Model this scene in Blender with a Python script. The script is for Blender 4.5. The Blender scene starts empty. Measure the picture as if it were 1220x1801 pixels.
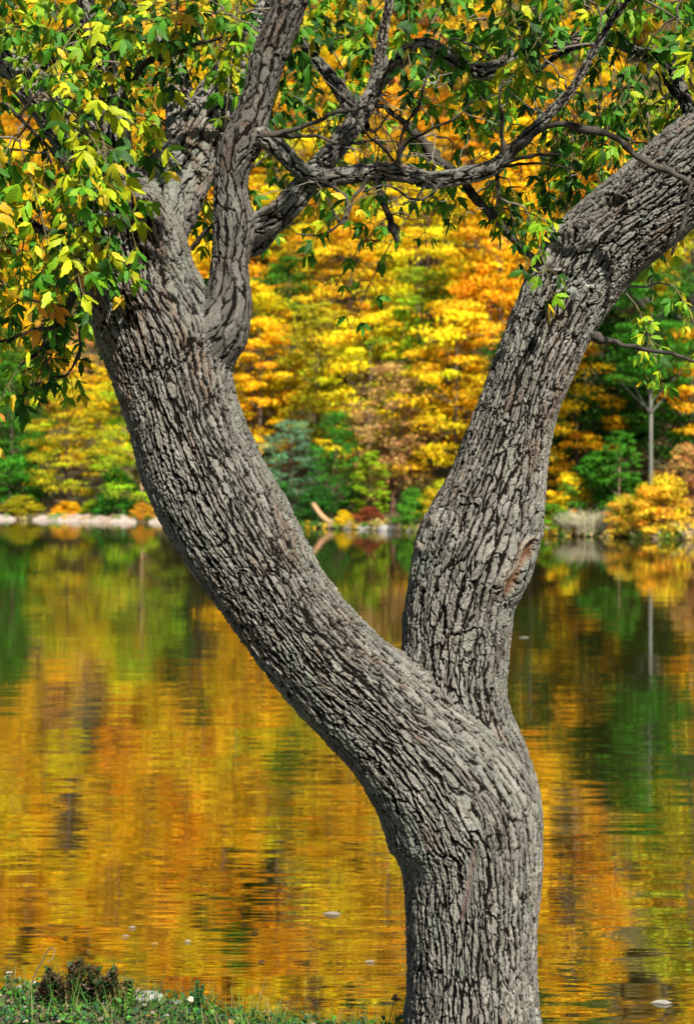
import bpy, math, random
import numpy as np
from mathutils import Vector, Matrix

R = math.radians
scene = bpy.context.scene
rng = np.random.default_rng(7)
random.seed(7)

# ------------------------------------------------------------------ camera
FPX, CX, CY = 2474.0, 610.0, 900.5          # focal length and centre in photo pixels
HORIZON = 866.0
CAM = np.array([0.0, 0.0, 1.75])
WATER_Z = -0.35
PITCH = -math.atan((CY - HORIZON) / FPX)
cam_data = bpy.data.cameras.new('camera')
cam = bpy.data.objects.new('camera', cam_data)
scene.collection.objects.link(cam)
cam.location = CAM
cam.rotation_euler = (R(90) + PITCH, 0, 0)
cam_data.sensor_fit = 'VERTICAL'
cam_data.sensor_height = 36.0
cam_data.lens = 36.0 * FPX / 1801.0
cam_data.clip_start = 0.05
cam_data.clip_end = 3000
cam_data.dof.use_dof = True
cam_data.dof.focus_distance = 4.35
cam_data.dof.aperture_fstop = 4.2
scene.camera = cam

# ------------------------------------------------------------------ sky, sun, exposure
SUN_DIR = Vector((0.30, -0.70, 0.64)).normalized()     # towards the sun
world = bpy.data.worlds.new('World'); scene.world = world
world.use_nodes = True
wn = world.node_tree
sky = wn.nodes.new('ShaderNodeTexSky')
sky.sky_type = 'NISHITA'; sky.sun_disc = False
sky.sun_elevation = math.asin(SUN_DIR.z)
sky.sun_rotation = math.atan2(SUN_DIR.x, SUN_DIR.y)
wn.links.new(sky.outputs['Color'], wn.nodes['Background'].inputs['Color'])
wn.nodes['Background'].inputs['Strength'].default_value = 0.05
sun_data = bpy.data.lights.new('sun', 'SUN')
sun_data.energy = 5.0; sun_data.angle = R(0.5); sun_data.color = (1.0, 0.94, 0.83)
sun = bpy.data.objects.new('sun', sun_data); scene.collection.objects.link(sun)
sun.rotation_euler = SUN_DIR.to_track_quat('Z', 'Y').to_euler()
scene.view_settings.view_transform = 'Standard'
scene.view_settings.look = 'None'
scene.view_settings.gamma = 1.0
scene.view_settings.exposure = 0.98
scene.cycles.use_denoising = True
scene.cycles.max_bounces = 6
scene.cycles.diffuse_bounces = 3
scene.cycles.glossy_bounces = 3
scene.cycles.transmission_bounces = 3

# ------------------------------------------------------------------ helpers
C = scene.collection
def P(px, py, y):
    """world point on the ray of a photo pixel at distance y"""
    px = np.asarray(px, float); py = np.asarray(py, float); y = np.asarray(y, float)
    a = (px - CX) / FPX; b = (CY - py) / FPX
    dx = a; dy = math.cos(PITCH) - b * math.sin(PITCH); dz = math.sin(PITCH) + b * math.cos(PITCH)
    t = y / dy
    return np.stack(np.broadcast_arrays(t * dx, y, CAM[2] + t * dz), -1)
def on_plane(px, py, z):
    d = P(px, py, 1.0) - CAM
    return CAM + d * ((z - CAM[2]) / d[2])

def hash3(ix, iy, iz, seed):
    h = (ix.astype(np.uint32) * np.uint32(374761393) + iy.astype(np.uint32) * np.uint32(668265263)
         + iz.astype(np.uint32) * np.uint32(2147483647 - 1013904223) + np.uint32(seed * 974711 + 17))
    h = (h ^ (h >> np.uint32(13))) * np.uint32(1274126177)
    h = (h ^ (h >> np.uint32(16))) * np.uint32(2246822519)
    return h ^ (h >> np.uint32(15))
def h01(h): return (h & np.uint32(0xFFFFFF)).astype(np.float32) / np.float32(0xFFFFFF)
def vnoise(p, seed=0):
    f = np.floor(p); i = f.astype(np.int64); t = (p - f).astype(np.float32)
    t = t * t * (3 - 2 * t)
    out = 0
    for a in (0, 1):
        for b in (0, 1):
            for c in (0, 1):
                w = (t[:, 0] if a else 1 - t[:, 0]) * (t[:, 1] if b else 1 - t[:, 1]) * (t[:, 2] if c else 1 - t[:, 2])
                out = out + w * h01(hash3(i[:, 0] + a, i[:, 1] + b, i[:, 2] + c, seed))
    return out
def fbm(p, octaves=4, seed=0):
    s = 0; a = 0.5
    for k in range(octaves):
        s = s + a * vnoise(p * (2.03 ** k), seed + k); a *= 0.5
    return s / (1 - 0.5 ** octaves)
def worley(p, seed=0):
    f = np.floor(p); i = f.astype(np.int64); t = (p - f).astype(np.float32)
    n = len(p)
    f1 = np.full(n, 9, np.float32); f2 = np.full(n, 9, np.float32); cid = np.zeros(n, np.float32)
    for a in (-1, 0, 1):
        for b in (-1, 0, 1):
            for c in (-1, 0, 1):
                h = hash3(i[:, 0] + a, i[:, 1] + b, i[:, 2] + c, seed)
                jx = (h & np.uint32(1023)).astype(np.float32) / 1023
                jy = ((h >> np.uint32(10)) & np.uint32(1023)).astype(np.float32) / 1023
                jz = ((h >> np.uint32(20)) & np.uint32(1023)).astype(np.float32) / 1023
                d = np.sqrt((a + jx - t[:, 0]) ** 2 + (b + jy - t[:, 1]) ** 2 + (c + jz - t[:, 2]) ** 2)
                near = d < f1
                f2 = np.where(near, f1, np.minimum(f2, d))
                cid = np.where(near, h01(h * np.uint32(2654435761)), cid)
                f1 = np.where(near, d, f1)
    return f1, f2, cid
def worley2(u, v, period, aspect, seed=0):
    """flat cells round a tube: u wraps after `period` cells; a cell is `aspect` times longer (v) than wide.
    returns the distance to the nearest cell border in cell widths, and a random number per cell"""
    fu = np.floor(u); fv = np.floor(v); iu = fu.astype(np.int64); iv = fv.astype(np.int64)
    tu = (u - fu).astype(np.float32); tv = (v - fv).astype(np.float32); n = len(u)
    Z = lambda x: np.full(n, x, np.float32)
    f1, f2, cid, x1, y1, x2, y2 = Z(9), Z(9), Z(0), Z(0), Z(0), Z(0), Z(0)
    for a in (-1, 0, 1):
        for b in (-1, 0, 1):
            h = hash3((iu + a) % period, iv + b, np.zeros_like(iu), seed)
            x = a + 0.10 + 0.80 * (h & np.uint32(2047)).astype(np.float32) / 2047 - tu
            y = b + 0.10 + 0.80 * ((h >> np.uint32(11)) & np.uint32(2047)).astype(np.float32) / 2047 - tv
            d = x * x + y * y
            near = d < f1; sec = (~near) & (d < f2)
            x2 = np.where(near, x1, np.where(sec, x, x2)); y2 = np.where(near, y1, np.where(sec, y, y2)); f2 = np.where(near, f1, np.where(sec, d, f2))
            x1 = np.where(near, x, x1); y1 = np.where(near, y, y1); f1 = np.where(near, d, f1)
            cid = np.where(near, h01(h * np.uint32(2654435761)), cid)
    ex, ey = x2 - x1, y2 - y1; L = np.sqrt(ex * ex + ey * ey) + 1e-4
    dist = (f2 - f1) / (2 * L)
    return dist / np.sqrt((ex / L) ** 2 + (ey / L / aspect) ** 2), cid
def sstep(a, b, x):
    t = np.clip((x - a) / (b - a), 0, 1); return t * t * (3 - 2 * t)
def lerp(a, b, t): return a + (b - a) * t

def make_mesh(name, V, F, smooth=True, col=None):
    """V (n,3); F an (m,k) index array, or a list of such arrays; col (n,3) point colours"""
    if not isinstance(F, list): F = [F]
    me = bpy.data.meshes.new(name)
    V = np.asarray(V, np.float32)
    me.vertices.add(len(V)); me.vertices.foreach_set('co', V.ravel())
    idx = np.concatenate([np.asarray(f, np.int32).ravel() for f in F])
    tot = np.concatenate([np.full(len(f), np.asarray(f).shape[1], np.int32) for f in F])
    start = np.concatenate([[0], np.cumsum(tot)[:-1]]).astype(np.int32)
    me.loops.add(len(idx)); me.loops.foreach_set('vertex_index', idx)
    me.polygons.add(len(tot)); me.polygons.foreach_set('loop_start', start)
    me.update(calc_edges=True)
    me.polygons.foreach_set('use_smooth', np.full(len(tot), bool(smooth)))
    if col is not None:
        at = me.color_attributes.new('col', 'FLOAT_COLOR', 'POINT')
        c4 = np.ones((len(V), 4), np.float32); c4[:, :3] = col
        at.data.foreach_set('color', c4.ravel())
    return me
def obj(name, me, mat=None, parent=None, kind=None, label=None, cat=None, group=None, loc=None):
    o = bpy.data.objects.new(name, me); C.objects.link(o)
    if mat is not None and me is not None and len(me.materials) == 0: me.materials.append(mat)
    if parent is not None: o.parent = parent
    if loc is not None: o.location = loc
    return tag(o, kind, label, cat, group)
def tag(o, kind=None, label=None, cat=None, group=None):
    if kind: o['kind'] = kind
    if label: o['label'] = label
    if cat: o['category'] = cat
    if group: o['group'] = group
    return o

def catmull(ctrl, per=24):
    p = np.asarray(ctrl, float)
    p = np.vstack([2 * p[0] - p[1], p, 2 * p[-1] - p[-2]])
    out = []
    for i in range(1, len(p) - 2):
        t = np.linspace(0, 1, per, endpoint=False)[:, None]
        a, b, c, d = p[i - 1], p[i], p[i + 1], p[i + 2]
        out.append(0.5 * ((2 * b) + (c - a) * t + (2 * a - 5 * b + 4 * c - d) * t ** 2 + (3 * b - a - 3 * c + d) * t ** 3))
    out.append(p[-2][None])
    return np.vstack(out)
def resample(xyzr, ds):
    seg = np.linalg.norm(np.diff(xyzr[:, :3], axis=0), axis=1)
    s = np.concatenate([[0], np.cumsum(seg)])
    n = max(3, int(s[-1] / ds) + 1)
    q = np.linspace(0, s[-1], n)
    return np.stack([np.interp(q, s, xyzr[:, k]) for k in range(xyzr.shape[1])], 1), q
def skeleton(ctrl, ds):
    """ctrl rows (px, py, r_px, depth) -> (centres, radii, arc length)"""
    c = catmull(ctrl)
    w = P(c[:, 0], c[:, 1], c[:, 3])
    r = np.maximum(c[:, 2], 0.4) * c[:, 3] / FPX
    q, s = resample(np.column_stack([w, r]), ds)
    return q[:, :3], q[:, 3], s
def frames(cen, ref=(0, -1, 0)):
    t = np.gradient(cen, axis=0); t /= np.linalg.norm(t, axis=1)[:, None]
    n1 = np.asarray(ref, float)[None] - t * (t @ np.asarray(ref, float))[:, None]
    n1 /= np.linalg.norm(n1, axis=1)[:, None] + 1e-9
    return t, n1, np.cross(t, n1)
def grid_faces(n, m, wrap=True, off=0):
    i = np.arange(n - 1)[:, None]; j = np.arange(m if wrap else m - 1)[None]
    a = i * m + j; b = i * m + (j + 1) % m
    return (np.stack([a, b, b + m, a + m], -1).reshape(-1, 4) + off)
def tube_simple(cen, rad, m=8, ref=(0.13, -0.9, 0.21)):
    cen = np.asarray(cen, float); rad = np.asarray(rad, float)
    t, n1, n2 = frames(cen, ref)
    th = np.linspace(0, 2 * math.pi, m, endpoint=False)
    V = cen[:, None] + rad[:, None, None] * (np.cos(th)[None, :, None] * n1[:, None] + np.sin(th)[None, :, None] * n2[:, None])
    V = V.reshape(-1, 3)
    V = np.vstack([V, cen[-1:]])
    n = len(cen); k = n * m
    tip = np.stack([(n - 1) * m + np.arange(m), (n - 1) * m + (np.arange(m) + 1) % m, np.full(m, k)], 1)
    return V, [grid_faces(n, m), tip]
class Pile:
    """collects pieces of ONE mesh"""
    def __init__(s): s.v = []; s.f = {}; s.c = []; s.n = 0
    def add(s, V, F, col=None):
        for f in (F if isinstance(F, list) else [F]):
            f = np.asarray(f); s.f.setdefault(f.shape[1], []).append(f + s.n)
        s.v.append(np.asarray(V, float)); s.n += len(V)
        if col is not None: s.c.append(np.broadcast_to(np.asarray(col, float), (len(V), 3)))
    def mesh(s, name, smooth=True):
        return make_mesh(name, np.vstack(s.v), [np.vstack(a) for a in s.f.values()], smooth, np.vstack(s.c) if s.c else None)

# ------------------------------------------------------------------ materials
def new_mat(name):
    m = bpy.data.materials.new(name); m.use_nodes = True
    nt = m.node_tree; b = nt.nodes['Principled BSDF']
    return m, nt, b
def N(nt, kind, **kw):
    n = nt.nodes.new(kind)
    for k, v in kw.items():
        if k in n.inputs: n.inputs[k].default_value = v
        else: setattr(n, k, v)
    return n
def bark_material():
    m, nt, b = new_mat('bark')
    at = N(nt, 'ShaderNodeVertexColor', layer_name='col')
    tc = N(nt, 'ShaderNodeTexCoord')
    nz = N(nt, 'ShaderNodeTexNoise', Scale=150.0, Detail=6.0, Roughness=0.75)
    nt.links.new(tc.outputs['Object'], nz.inputs['Vector'])
    rp = N(nt, 'ShaderNodeMapRange'); rp.inputs['From Min'].default_value = 0.3; rp.inputs['From Max'].default_value = 0.7
    rp.inputs['To Min'].default_value = 0.62; rp.inputs['To Max'].default_value = 1.3
    nt.links.new(nz.outputs['Fac'], rp.inputs['Value'])
    mx = N(nt, 'ShaderNodeVectorMath', operation='SCALE')
    nt.links.new(at.outputs['Color'], mx.inputs[0]); nt.links.new(rp.outputs['Result'], mx.inputs['Scale'])
    nt.links.new(mx.outputs['Vector'], b.inputs['Base Color'])
    bp = N(nt, 'ShaderNodeBump', Strength=0.9, Distance=0.006)
    nt.links.new(nz.outputs['Fac'], bp.inputs['Height']); nt.links.new(bp.outputs['Normal'], b.inputs['Normal'])
    b.inputs['Roughness'].default_value = 0.85
    b.inputs['Specular IOR Level'].default_value = 0.06
    return m
def leaf_material(name, trans=0.35, gloss=0.35, rough=0.45, veins=False):
    """colour = mesh attribute 'col' x the object's own colour"""
    m, nt, b = new_mat(name)
    at = N(nt, 'ShaderNodeVertexColor', layer_name='col')
    oi = N(nt, 'ShaderNodeObjectInfo')
    mx = N(nt, 'ShaderNodeVectorMath', operation='MULTIPLY')
    nt.links.new(at.outputs['Color'], mx.inputs[0]); nt.links.new(oi.outputs['Color'], mx.inputs[1])
    if veins:
        geo = N(nt, 'ShaderNodeNewGeometry')
        nz = N(nt, 'ShaderNodeTexNoise', Scale=42.0, Detail=4.0, Roughness=0.7); nt.links.new(geo.outputs['Position'], nz.inputs['Vector'])
        sp = N(nt, 'ShaderNodeMapRange'); sp.inputs['From Min'].default_value = 0.50; sp.inputs['From Max'].default_value = 0.72; sp.inputs['To Max'].default_value = 0.6
        nt.links.new(nz.outputs['Fac'], sp.inputs['Value'])
        yel = N(nt, 'ShaderNodeVectorMath', operation='MULTIPLY'); yel.inputs[1].default_value = (1.6, 1.05, 0.9); nt.links.new(mx.outputs['Vector'], yel.inputs[0])
        mc = N(nt, 'ShaderNodeMix'); mc.data_type = 'RGBA'
        nt.links.new(sp.outputs['Result'], mc.inputs[0]); nt.links.new(mx.outputs['Vector'], mc.inputs[6]); nt.links.new(yel.outputs['Vector'], mc.inputs[7])
        lu = N(nt, 'ShaderNodeAttribute', attribute_name='luv')
        sx_ = N(nt, 'ShaderNodeSeparateXYZ'); nt.links.new(lu.outputs['Vector'], sx_.inputs[0])
        ab = N(nt, 'ShaderNodeMath', operation='ABSOLUTE'); nt.links.new(sx_.outputs['X'], ab.inputs[0])
        ph = N(nt, 'ShaderNodeMath', operation='MULTIPLY_ADD'); ph.inputs[1].default_value = -1.1; nt.links.new(ab.outputs[0], ph.inputs[0]); nt.links.new(sx_.outputs['Y'], ph.inputs[2])
        k = N(nt, 'ShaderNodeMath', operation='MULTIPLY'); k.inputs[1].default_value = 44.0; nt.links.new(ph.outputs[0], k.inputs[0])
        sn = N(nt, 'ShaderNodeMath', operation='SINE'); nt.links.new(k.outputs[0], sn.inputs[0])
        vr = N(nt, 'ShaderNodeMapRange'); vr.inputs['From Min'].default_value = -1.0; vr.inputs['To Min'].default_value = 0.92; vr.inputs['To Max'].default_value = 1.06; nt.links.new(sn.outputs[0], vr.inputs['Value'])
        vs = N(nt, 'ShaderNodeVectorMath', operation='SCALE'); nt.links.new(mc.outputs[2], vs.inputs[0]); nt.links.new(vr.outputs['Result'], vs.inputs['Scale'])
        bp = N(nt, 'ShaderNodeBump', Strength=0.22, Distance=0.002); nt.links.new(sn.outputs[0], bp.inputs['Height']); nt.links.new(bp.outputs['Normal'], b.inputs['Normal'])
        mx = vs
    nt.links.new(mx.outputs['Vector'], b.inputs['Base Color'])
    b.inputs['Roughness'].default_value = rough
    b.inputs['Specular IOR Level'].default_value = gloss
    tr = N(nt, 'ShaderNodeBsdfTranslucent'); nt.links.new(mx.outputs['Vector'], tr.inputs['Color'])
    ms = N(nt, 'ShaderNodeMixShader'); ms.inputs[0].default_value = trans
    nt.links.new(b.outputs[0], ms.inputs[1]); nt.links.new(tr.outputs[0], ms.inputs[2])
    nt.links.new(ms.outputs[0], nt.nodes['Material Output'].inputs['Surface'])
    return m
def noise_material(name, c1, c2, scale=3.0, rough=0.9, bump=0.02, c3=None, detail=6.0):
    m, nt, b = new_mat(name)
    tc = N(nt, 'ShaderNodeTexCoord')
    nz = N(nt, 'ShaderNodeTexNoise', Scale=scale, Detail=detail, Roughness=0.65)
    nt.links.new(tc.outputs['Object'], nz.inputs['Vector'])
    cr = N(nt, 'ShaderNodeValToRGB')
    cr.color_ramp.elements[0].position = 0.35; cr.color_ramp.elements[0].color = (*c1, 1)
    cr.color_ramp.elements[1].position = 0.65; cr.color_ramp.elements[1].color = (*c2, 1)
    if c3: e = cr.color_ramp.elements.new(0.5); e.color = (*c3, 1)
    nt.links.new(nz.outputs['Fac'], cr.inputs['Fac']); nt.links.new(cr.outputs['Color'], b.inputs['Base Color'])
    bp = N(nt, 'ShaderNodeBump', Strength=0.6, Distance=bump)
    nt.links.new(nz.outputs['Fac'], bp.inputs['Height']); nt.links.new(bp.outputs['Normal'], b.inputs['Normal'])
    b.inputs['Roughness'].default_value = rough
    return m
def shore_y(x):
    return np.interp(x, [-300, -70, -25, -12, 0, 8, 15, 40, 100, 300], [190, 142, 106, 94, 80, 70.5, 62.5, 51, 45, 40])
def water_material():
    m, nt, b = new_mat('lake_water')
    L = nt.links.new
    geo = N(nt, 'ShaderNodeNewGeometry')
    sep = N(nt, 'ShaderNodeSeparateXYZ'); L(geo.outputs['Position'], sep.inputs[0])
    # distance in front of the far shore, roughly 80 - 0.95 x - y
    mul = N(nt, 'ShaderNodeMath', operation='MULTIPLY_ADD'); mul.inputs[1].default_value = 0.30; L(sep.outputs['X'], mul.inputs[0]); L(sep.outputs['Y'], mul.inputs[2])
    wob = N(nt, 'ShaderNodeTexNoise', Scale=0.05, Detail=3.0); L(geo.outputs['Position'], wob.inputs['Vector'])
    wadd = N(nt, 'ShaderNodeMath', operation='MULTIPLY_ADD'); wadd.inputs[1].default_value = 6.0; L(wob.outputs['Fac'], wadd.inputs[0]); L(mul.outputs[0], wadd.inputs[2])
    ramp = N(nt, 'ShaderNodeValToRGB')          # wind-ruffled band off the far shore
    mr = N(nt, 'ShaderNodeMapRange'); mr.inputs['From Min'].default_value = 40; mr.inputs['From Max'].default_value = 100
    L(wadd.outputs[0], mr.inputs['Value']); L(mr.outputs['Result'], ramp.inputs['Fac'])
    els = ramp.color_ramp.elements
    els[0].position = 0.36; els[0].color = (0, 0, 0, 1)
    els[1].position = 0.43; els[1].color = (1, 1, 1, 1)
    e = els.new(0.60); e.color = (1, 1, 1, 1)
    e = els.new(0.66); e.color = (0, 0, 0, 1)
    heights = None
    for sx, sy, amp, sc, det in ((0.12, 1.0, 0.0080, 0.60, 1.0), (0.22, 1.0, 0.0036, 2.0, 0.0), (0.30, 1.0, 0.0016, 6.0, 0.0), (0.12, 1.0, 0.00055, 19.0, 1.0)):
        mp = N(nt, 'ShaderNodeMapping'); mp.inputs['Scale'].default_value = (sx, sy, 1); L(geo.outputs['Position'], mp.inputs['Vector'])
        nz = N(nt, 'ShaderNodeTexNoise', Scale=sc, Detail=det, Roughness=0.5); L(mp.outputs['Vector'], nz.inputs['Vector'])
        k = N(nt, 'ShaderNodeMath', operation='MULTIPLY'); k.inputs[1].default_value = amp; L(nz.outputs['Fac'], k.inputs[0])
        if heights is None: heights = k
        else:
            a = N(nt, 'ShaderNodeMath', operation='ADD'); L(heights.outputs[0], a.inputs[0]); L(k.outputs[0], a.inputs[1]); heights = a
    # calmer patches and livelier patches
    pt = N(nt, 'ShaderNodeTexNoise', Scale=0.12, Detail=2.0); L(geo.outputs['Position'], pt.inputs['Vector'])
    pr = N(nt, 'ShaderNodeMapRange'); pr.inputs['From Min'].default_value = 0.3; pr.inputs['From Max'].default_value = 0.7
    pr.inputs['To Min'].default_value = 0.55; pr.inputs['To Max'].default_value = 1.25; L(pt.outputs['Fac'], pr.inputs['Value'])
    calm = N(nt, 'ShaderNodeMapRange'); calm.inputs['From Min'].default_value = 9.0; calm.inputs['From Max'].default_value = 34.0
    calm.inputs['To Min'].default_value = 1.0; calm.inputs['To Max'].default_value = 0.40; L(sep.outputs['Y'], calm.inputs['Value'])
    hc = N(nt, 'ShaderNodeMath', operation='MULTIPLY'); L(pr.outputs['Result'], hc.inputs[0]); L(calm.outputs['Result'], hc.inputs[1])
    wb = N(nt, 'ShaderNodeMath', operation='MULTIPLY_ADD'); wb.inputs[1].default_value = 0.8; wb.inputs[2].default_value = 1.0; L(ramp.outputs['Color'], wb.inputs[0])
    hw = N(nt, 'ShaderNodeMath', operation='MULTIPLY'); L(hc.outputs[0], hw.inputs[0]); L(wb.outputs[0], hw.inputs[1])
    hm = N(nt, 'ShaderNodeMath', operation='MULTIPLY'); L(heights.outputs[0], hm.inputs[0]); L(hw.outputs[0], hm.inputs[1])
    bp = N(nt, 'ShaderNodeBump', Strength=1.0, Distance=1.0); L(hm.outputs[0], bp.inputs['Height'])
    L(bp.outputs['Normal'], b.inputs['Normal'])
    rr = N(nt, 'ShaderNodeMapRange'); rr.inputs['To Min'].default_value = 0.012; rr.inputs['To Max'].default_value = 0.03
    L(ramp.outputs['Color'], rr.inputs['Value']); L(rr.outputs['Result'], b.inputs['Roughness'])
    b.inputs['Base Color'].default_value = (0.020, 0.018, 0.004, 1)
    b.inputs['IOR'].default_value = 9.0
    return m

BARK = bark_material()
LEAF = leaf_material('leaf_blade', 0.38, 0.25, 0.5, True)
FOLIAGE = leaf_material('far_foliage', 0.22, 0.10, 0.6)
HERB = leaf_material('herb_leaf', 0.25, 0.25, 0.5)
FARBARK = leaf_material('far_bark', 0.0, 0.1, 0.9)
WATER = water_material()
SOIL = noise_material('bank_soil', (0.05, 0.035, 0.02), (0.13, 0.09, 0.055), 14.0, c3=(0.06, 0.07, 0.02))
HILL = noise_material('hill_litter', (0.025, 0.016, 0.008), (0.09, 0.05, 0.018), 0.7, bump=0.1, c3=(0.06, 0.06, 0.015))
SAND = noise_material('pale_sand', (0.34, 0.27, 0.22), (0.52, 0.43, 0.37), 1.5, bump=0.03)
STONE = noise_material('pale_stone', (0.20, 0.19, 0.17), (0.38, 0.36, 0.33), 6.0, bump=0.02)

# ------------------------------------------------------------------ the setting: bank, water, hillside
TREE_Y = 4.40
def bank_edge(x):
    return np.interp(x, [-200, -6, -1.4, -0.75, -0.2, 0.15, 0.5, 0.9, 2.2, 8, 200], [9, 5.6, 5.02, 4.9, 4.68, 4.60, 4.62, 4.45, 4.2, 4.4, 9])
def ground_z(x, y):
    x = np.asarray(x, float); y = np.asarray(y, float)
    p = np.stack([x * 1.7, y * 1.7, np.zeros_like(x)], -1).reshape(-1, 3)
    n = (fbm(p, 3, 41).reshape(x.shape) - 0.5) * 0.09 + (fbm(p * 4, 2, 43).reshape(x.shape) - 0.5) * 0.025
    d = y - bank_edge(x) + (vnoise(p * 2.2, 44).reshape(x.shape) - 0.5) * 0.16
    return n * np.clip(0.25 - d, 0, 1) - 0.62 * sstep(-0.06, 0.42, d) - np.clip(d - 0.3, 0, 8) * 0.25
def spaced(a, b, fine_a, fine_b, fine, n_out):
    l = fine_a - np.geomspace(fine, fine_a - a, n_out)[::-1] if a < fine_a else np.array([])
    r = fine_b + np.geomspace(fine, b - fine_b, n_out) if b > fine_b else np.array([])
    return np.concatenate([l, np.arange(fine_a, fine_b, fine), r])
gx = spaced(-200, 200, -2.5, 2.2, 0.04, 40); gy = np.concatenate([-np.geomspace(0.3, 200, 30)[::-1], np.arange(0, 3.6, 0.2), np.arange(3.6, 6.2, 0.035), np.geomspace(6.25, 12, 12)])
GX, GY = np.meshgrid(gx, gy)
obj('ground', make_mesh('ground', np.stack([GX, GY, ground_z(GX, GY)], -1).reshape(-1, 3), grid_faces(len(gy), len(gx), False)), SOIL, kind='structure')
wx = np.linspace(-320, 320, 17); wy = np.linspace(3.0, 240, 13)
GX, GY = np.meshgrid(wx, wy)
obj('lake_water', make_mesh('lake_water', np.stack([GX, GY, np.full_like(GX, WATER_Z)], -1).reshape(-1, 3), grid_faces(13, 17, False)), WATER, kind='structure')

def hill_z(x, y):
    x = np.asarray(x, float); y = np.asarray(y, float)
    d = (y - shore_y(x)) * 0.72
    z = np.interp(d, [-30, 0, 0.7, 4, 9, 16, 80, 112, 160, 400], [-4, WATER_Z - 0.10, -0.22, 0.0, 0.9, 3.6, 82, 116, 142, 150])
    p = np.stack([x * 0.12, y * 0.12, np.zeros_like(x)], -1).reshape(-1, 3)
    return z + (fbm(p, 4, 51).reshape(x.shape) - 0.5) * np.clip(d, 0, 12) * 0.30
hx = spaced(-320, 320, -50, 50, 1.2, 22); hd = np.concatenate([np.arange(-6, 14, 0.6), np.geomspace(14, 330, 50)])
GX, GD = np.meshgrid(hx, hd); GY = shore_y(GX) + GD
obj('hillside', make_mesh('hillside', np.stack([GX, GY, hill_z(GX, GY)], -1).reshape(-1, 3), grid_faces(len(hd), len(hx), False)), HILL, kind='structure')

def shore_pos(px, d):
    """point on the far bank seen at photo column px, d metres behind the waterline"""
    y = 80.0
    for _ in range(60):
        x = (px - CX) / FPX * y
        y = 0.5 * y + 0.5 * (shore_y(x) + d)
    x = (px - CX) / FPX * y
    return np.array([x, y, float(hill_z(np.array([x]), np.array([y]))[0])])
# pale sandy strip along the left of the far shore, broken in places
def sand_strip(px0, px1, w):
    n = 26; V = []
    for k, px in enumerate(np.linspace(px0, px1, n)):
        t = math.sin(math.pi * k / (n - 1)) ** 0.4
        for e in np.linspace(-0.3, 1, 7):
            q = shore_pos(px, e * w * (0.35 + 0.65 * t))
            h = np.interp(e, [-0.3, 0.1, 0.6, 1], [-0.15, 0.10, 0.36, 0.46]) * (0.3 + 0.7 * t) + 0.06 * math.sin(px * 0.31 + e * 4)
            V.append((q[0], q[1], WATER_Z + h))
    return make_mesh('beach', np.array(V), grid_faces(n, 7, False))
for a, b_ in ((-160, 28), (58, 208), (190, 240), (262, 420)):
    obj('beach', sand_strip(a, b_, 3.4), SAND, kind='structure')

# ------------------------------------------------------------------ the foreground tree
D = TREE_Y
TRUNK = [(832, 1900, 150, D), (831, 1850, 128, D), (831, 1790, 117, D), (830, 1700, 112, D), (830, 1600, 113, D), (827, 1510, 119, D),
         (808, 1436, 136, D), (768, 1366, 126, D - .01), (704, 1290, 110, D - .02), (640, 1228, 103, D - .03), (577, 1168, 97, D - .04), (516, 1094, 93, D - .04),
         (466, 1020, 93, D - .04), (408, 925, 103, D - .04), (356, 820, 104, D - .03), (323, 725, 96, D - .03), (302, 652, 101, D - .02), (283, 590, 108, D - .02),
         (246, 510, 101, D - .01), (222, 430, 97, D), (204, 365, 74, D + .03), (180, 315, 48, D + .07)]
LIMB_G = [(222, 430, 64, D + .02), (200, 360, 58, D + .04), (155, 275, 45, D + .10), (92, 190, 36, D + .18), (28, 118, 31, D + .26), (-70, 10, 26, D + .4), (-190, -140, 18, D + .5), (-300, -330, 7, D + .6)]
LIMB_B = [(852, 1560, 70, D + .03), (850, 1470, 88, D + .04), (846, 1400, 94, D + .05), (837, 1335, 90, D + .06), (818, 1262, 80, D + .07), (803, 1190, 90, D + .07), (802, 1110, 94, D + .07), (812, 1042, 96, D + .06),
          (834, 975, 106, D + .05), (856, 915, 100, D + .05), (875, 850, 87, D + .05), (893, 780, 76, D + .05), (914, 710, 70, D + .04), (940, 640, 70, D + .03), (968, 572, 73, D + .03),
          (1000, 508, 78, D + .02), (1042, 448, 80, D), (1098, 398, 79, D - .03), (1156, 350, 80, D - .06), (1225, 292, 82, D - .1), (1310, 220, 76, D - .13)]
LIMB_H = [(1260, 262, 76, D - .11), (1310, 220, 74, D - .13), (1420, 110, 66, D - .2), (1520, -60, 56, D - .2), (1580, -300, 42, D - .1), (1640, -560, 26, D)]
LIMB_C = [(318, 690, 40, D), (344, 632, 54, D - .03), (378, 578, 58, D - .06), (400, 528, 41, D - .07), (404, 468, 32, D - .06), (411, 400, 36, D - .06), (405, 335, 29, D - .05), (412, 280, 32, D - .06),
          (432, 235, 35, D - .06), (453, 170, 28, D - .06), (473, 100, 30, D - .07), (511, 5, 28, D - .08), (548, -90, 25, D - .08), (575, -230, 20, D - .05), (600, -420, 12, D), (640, -600, 5, D)]
LIMB_D = [(225, 470, 60, D + .05), (246, 425, 70, D + .08), (283, 365, 62, D + .14), (320, 298, 54, D + .22), (353, 240, 50, D + .3), (390, 175, 43, D + .4), (428, 112, 37, D + .5), (480, 20, 30, D + .6), (540, -120, 24, D + .7), (600, -300, 16, D + .8), (650, -480, 6, D + .8)]
LIMB_E = [(232, 450, 50, D + .0), (216, 395, 48, D + .02), (209, 330, 36, D + .03), (206, 262, 27, D + .04), (199, 190, 23, D + .05), (182, 100, 19, D + .08), (150, 0, 15, D + .12), (110, -130, 11, D + .16), (60, -300, 5, D + .2)]
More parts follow.
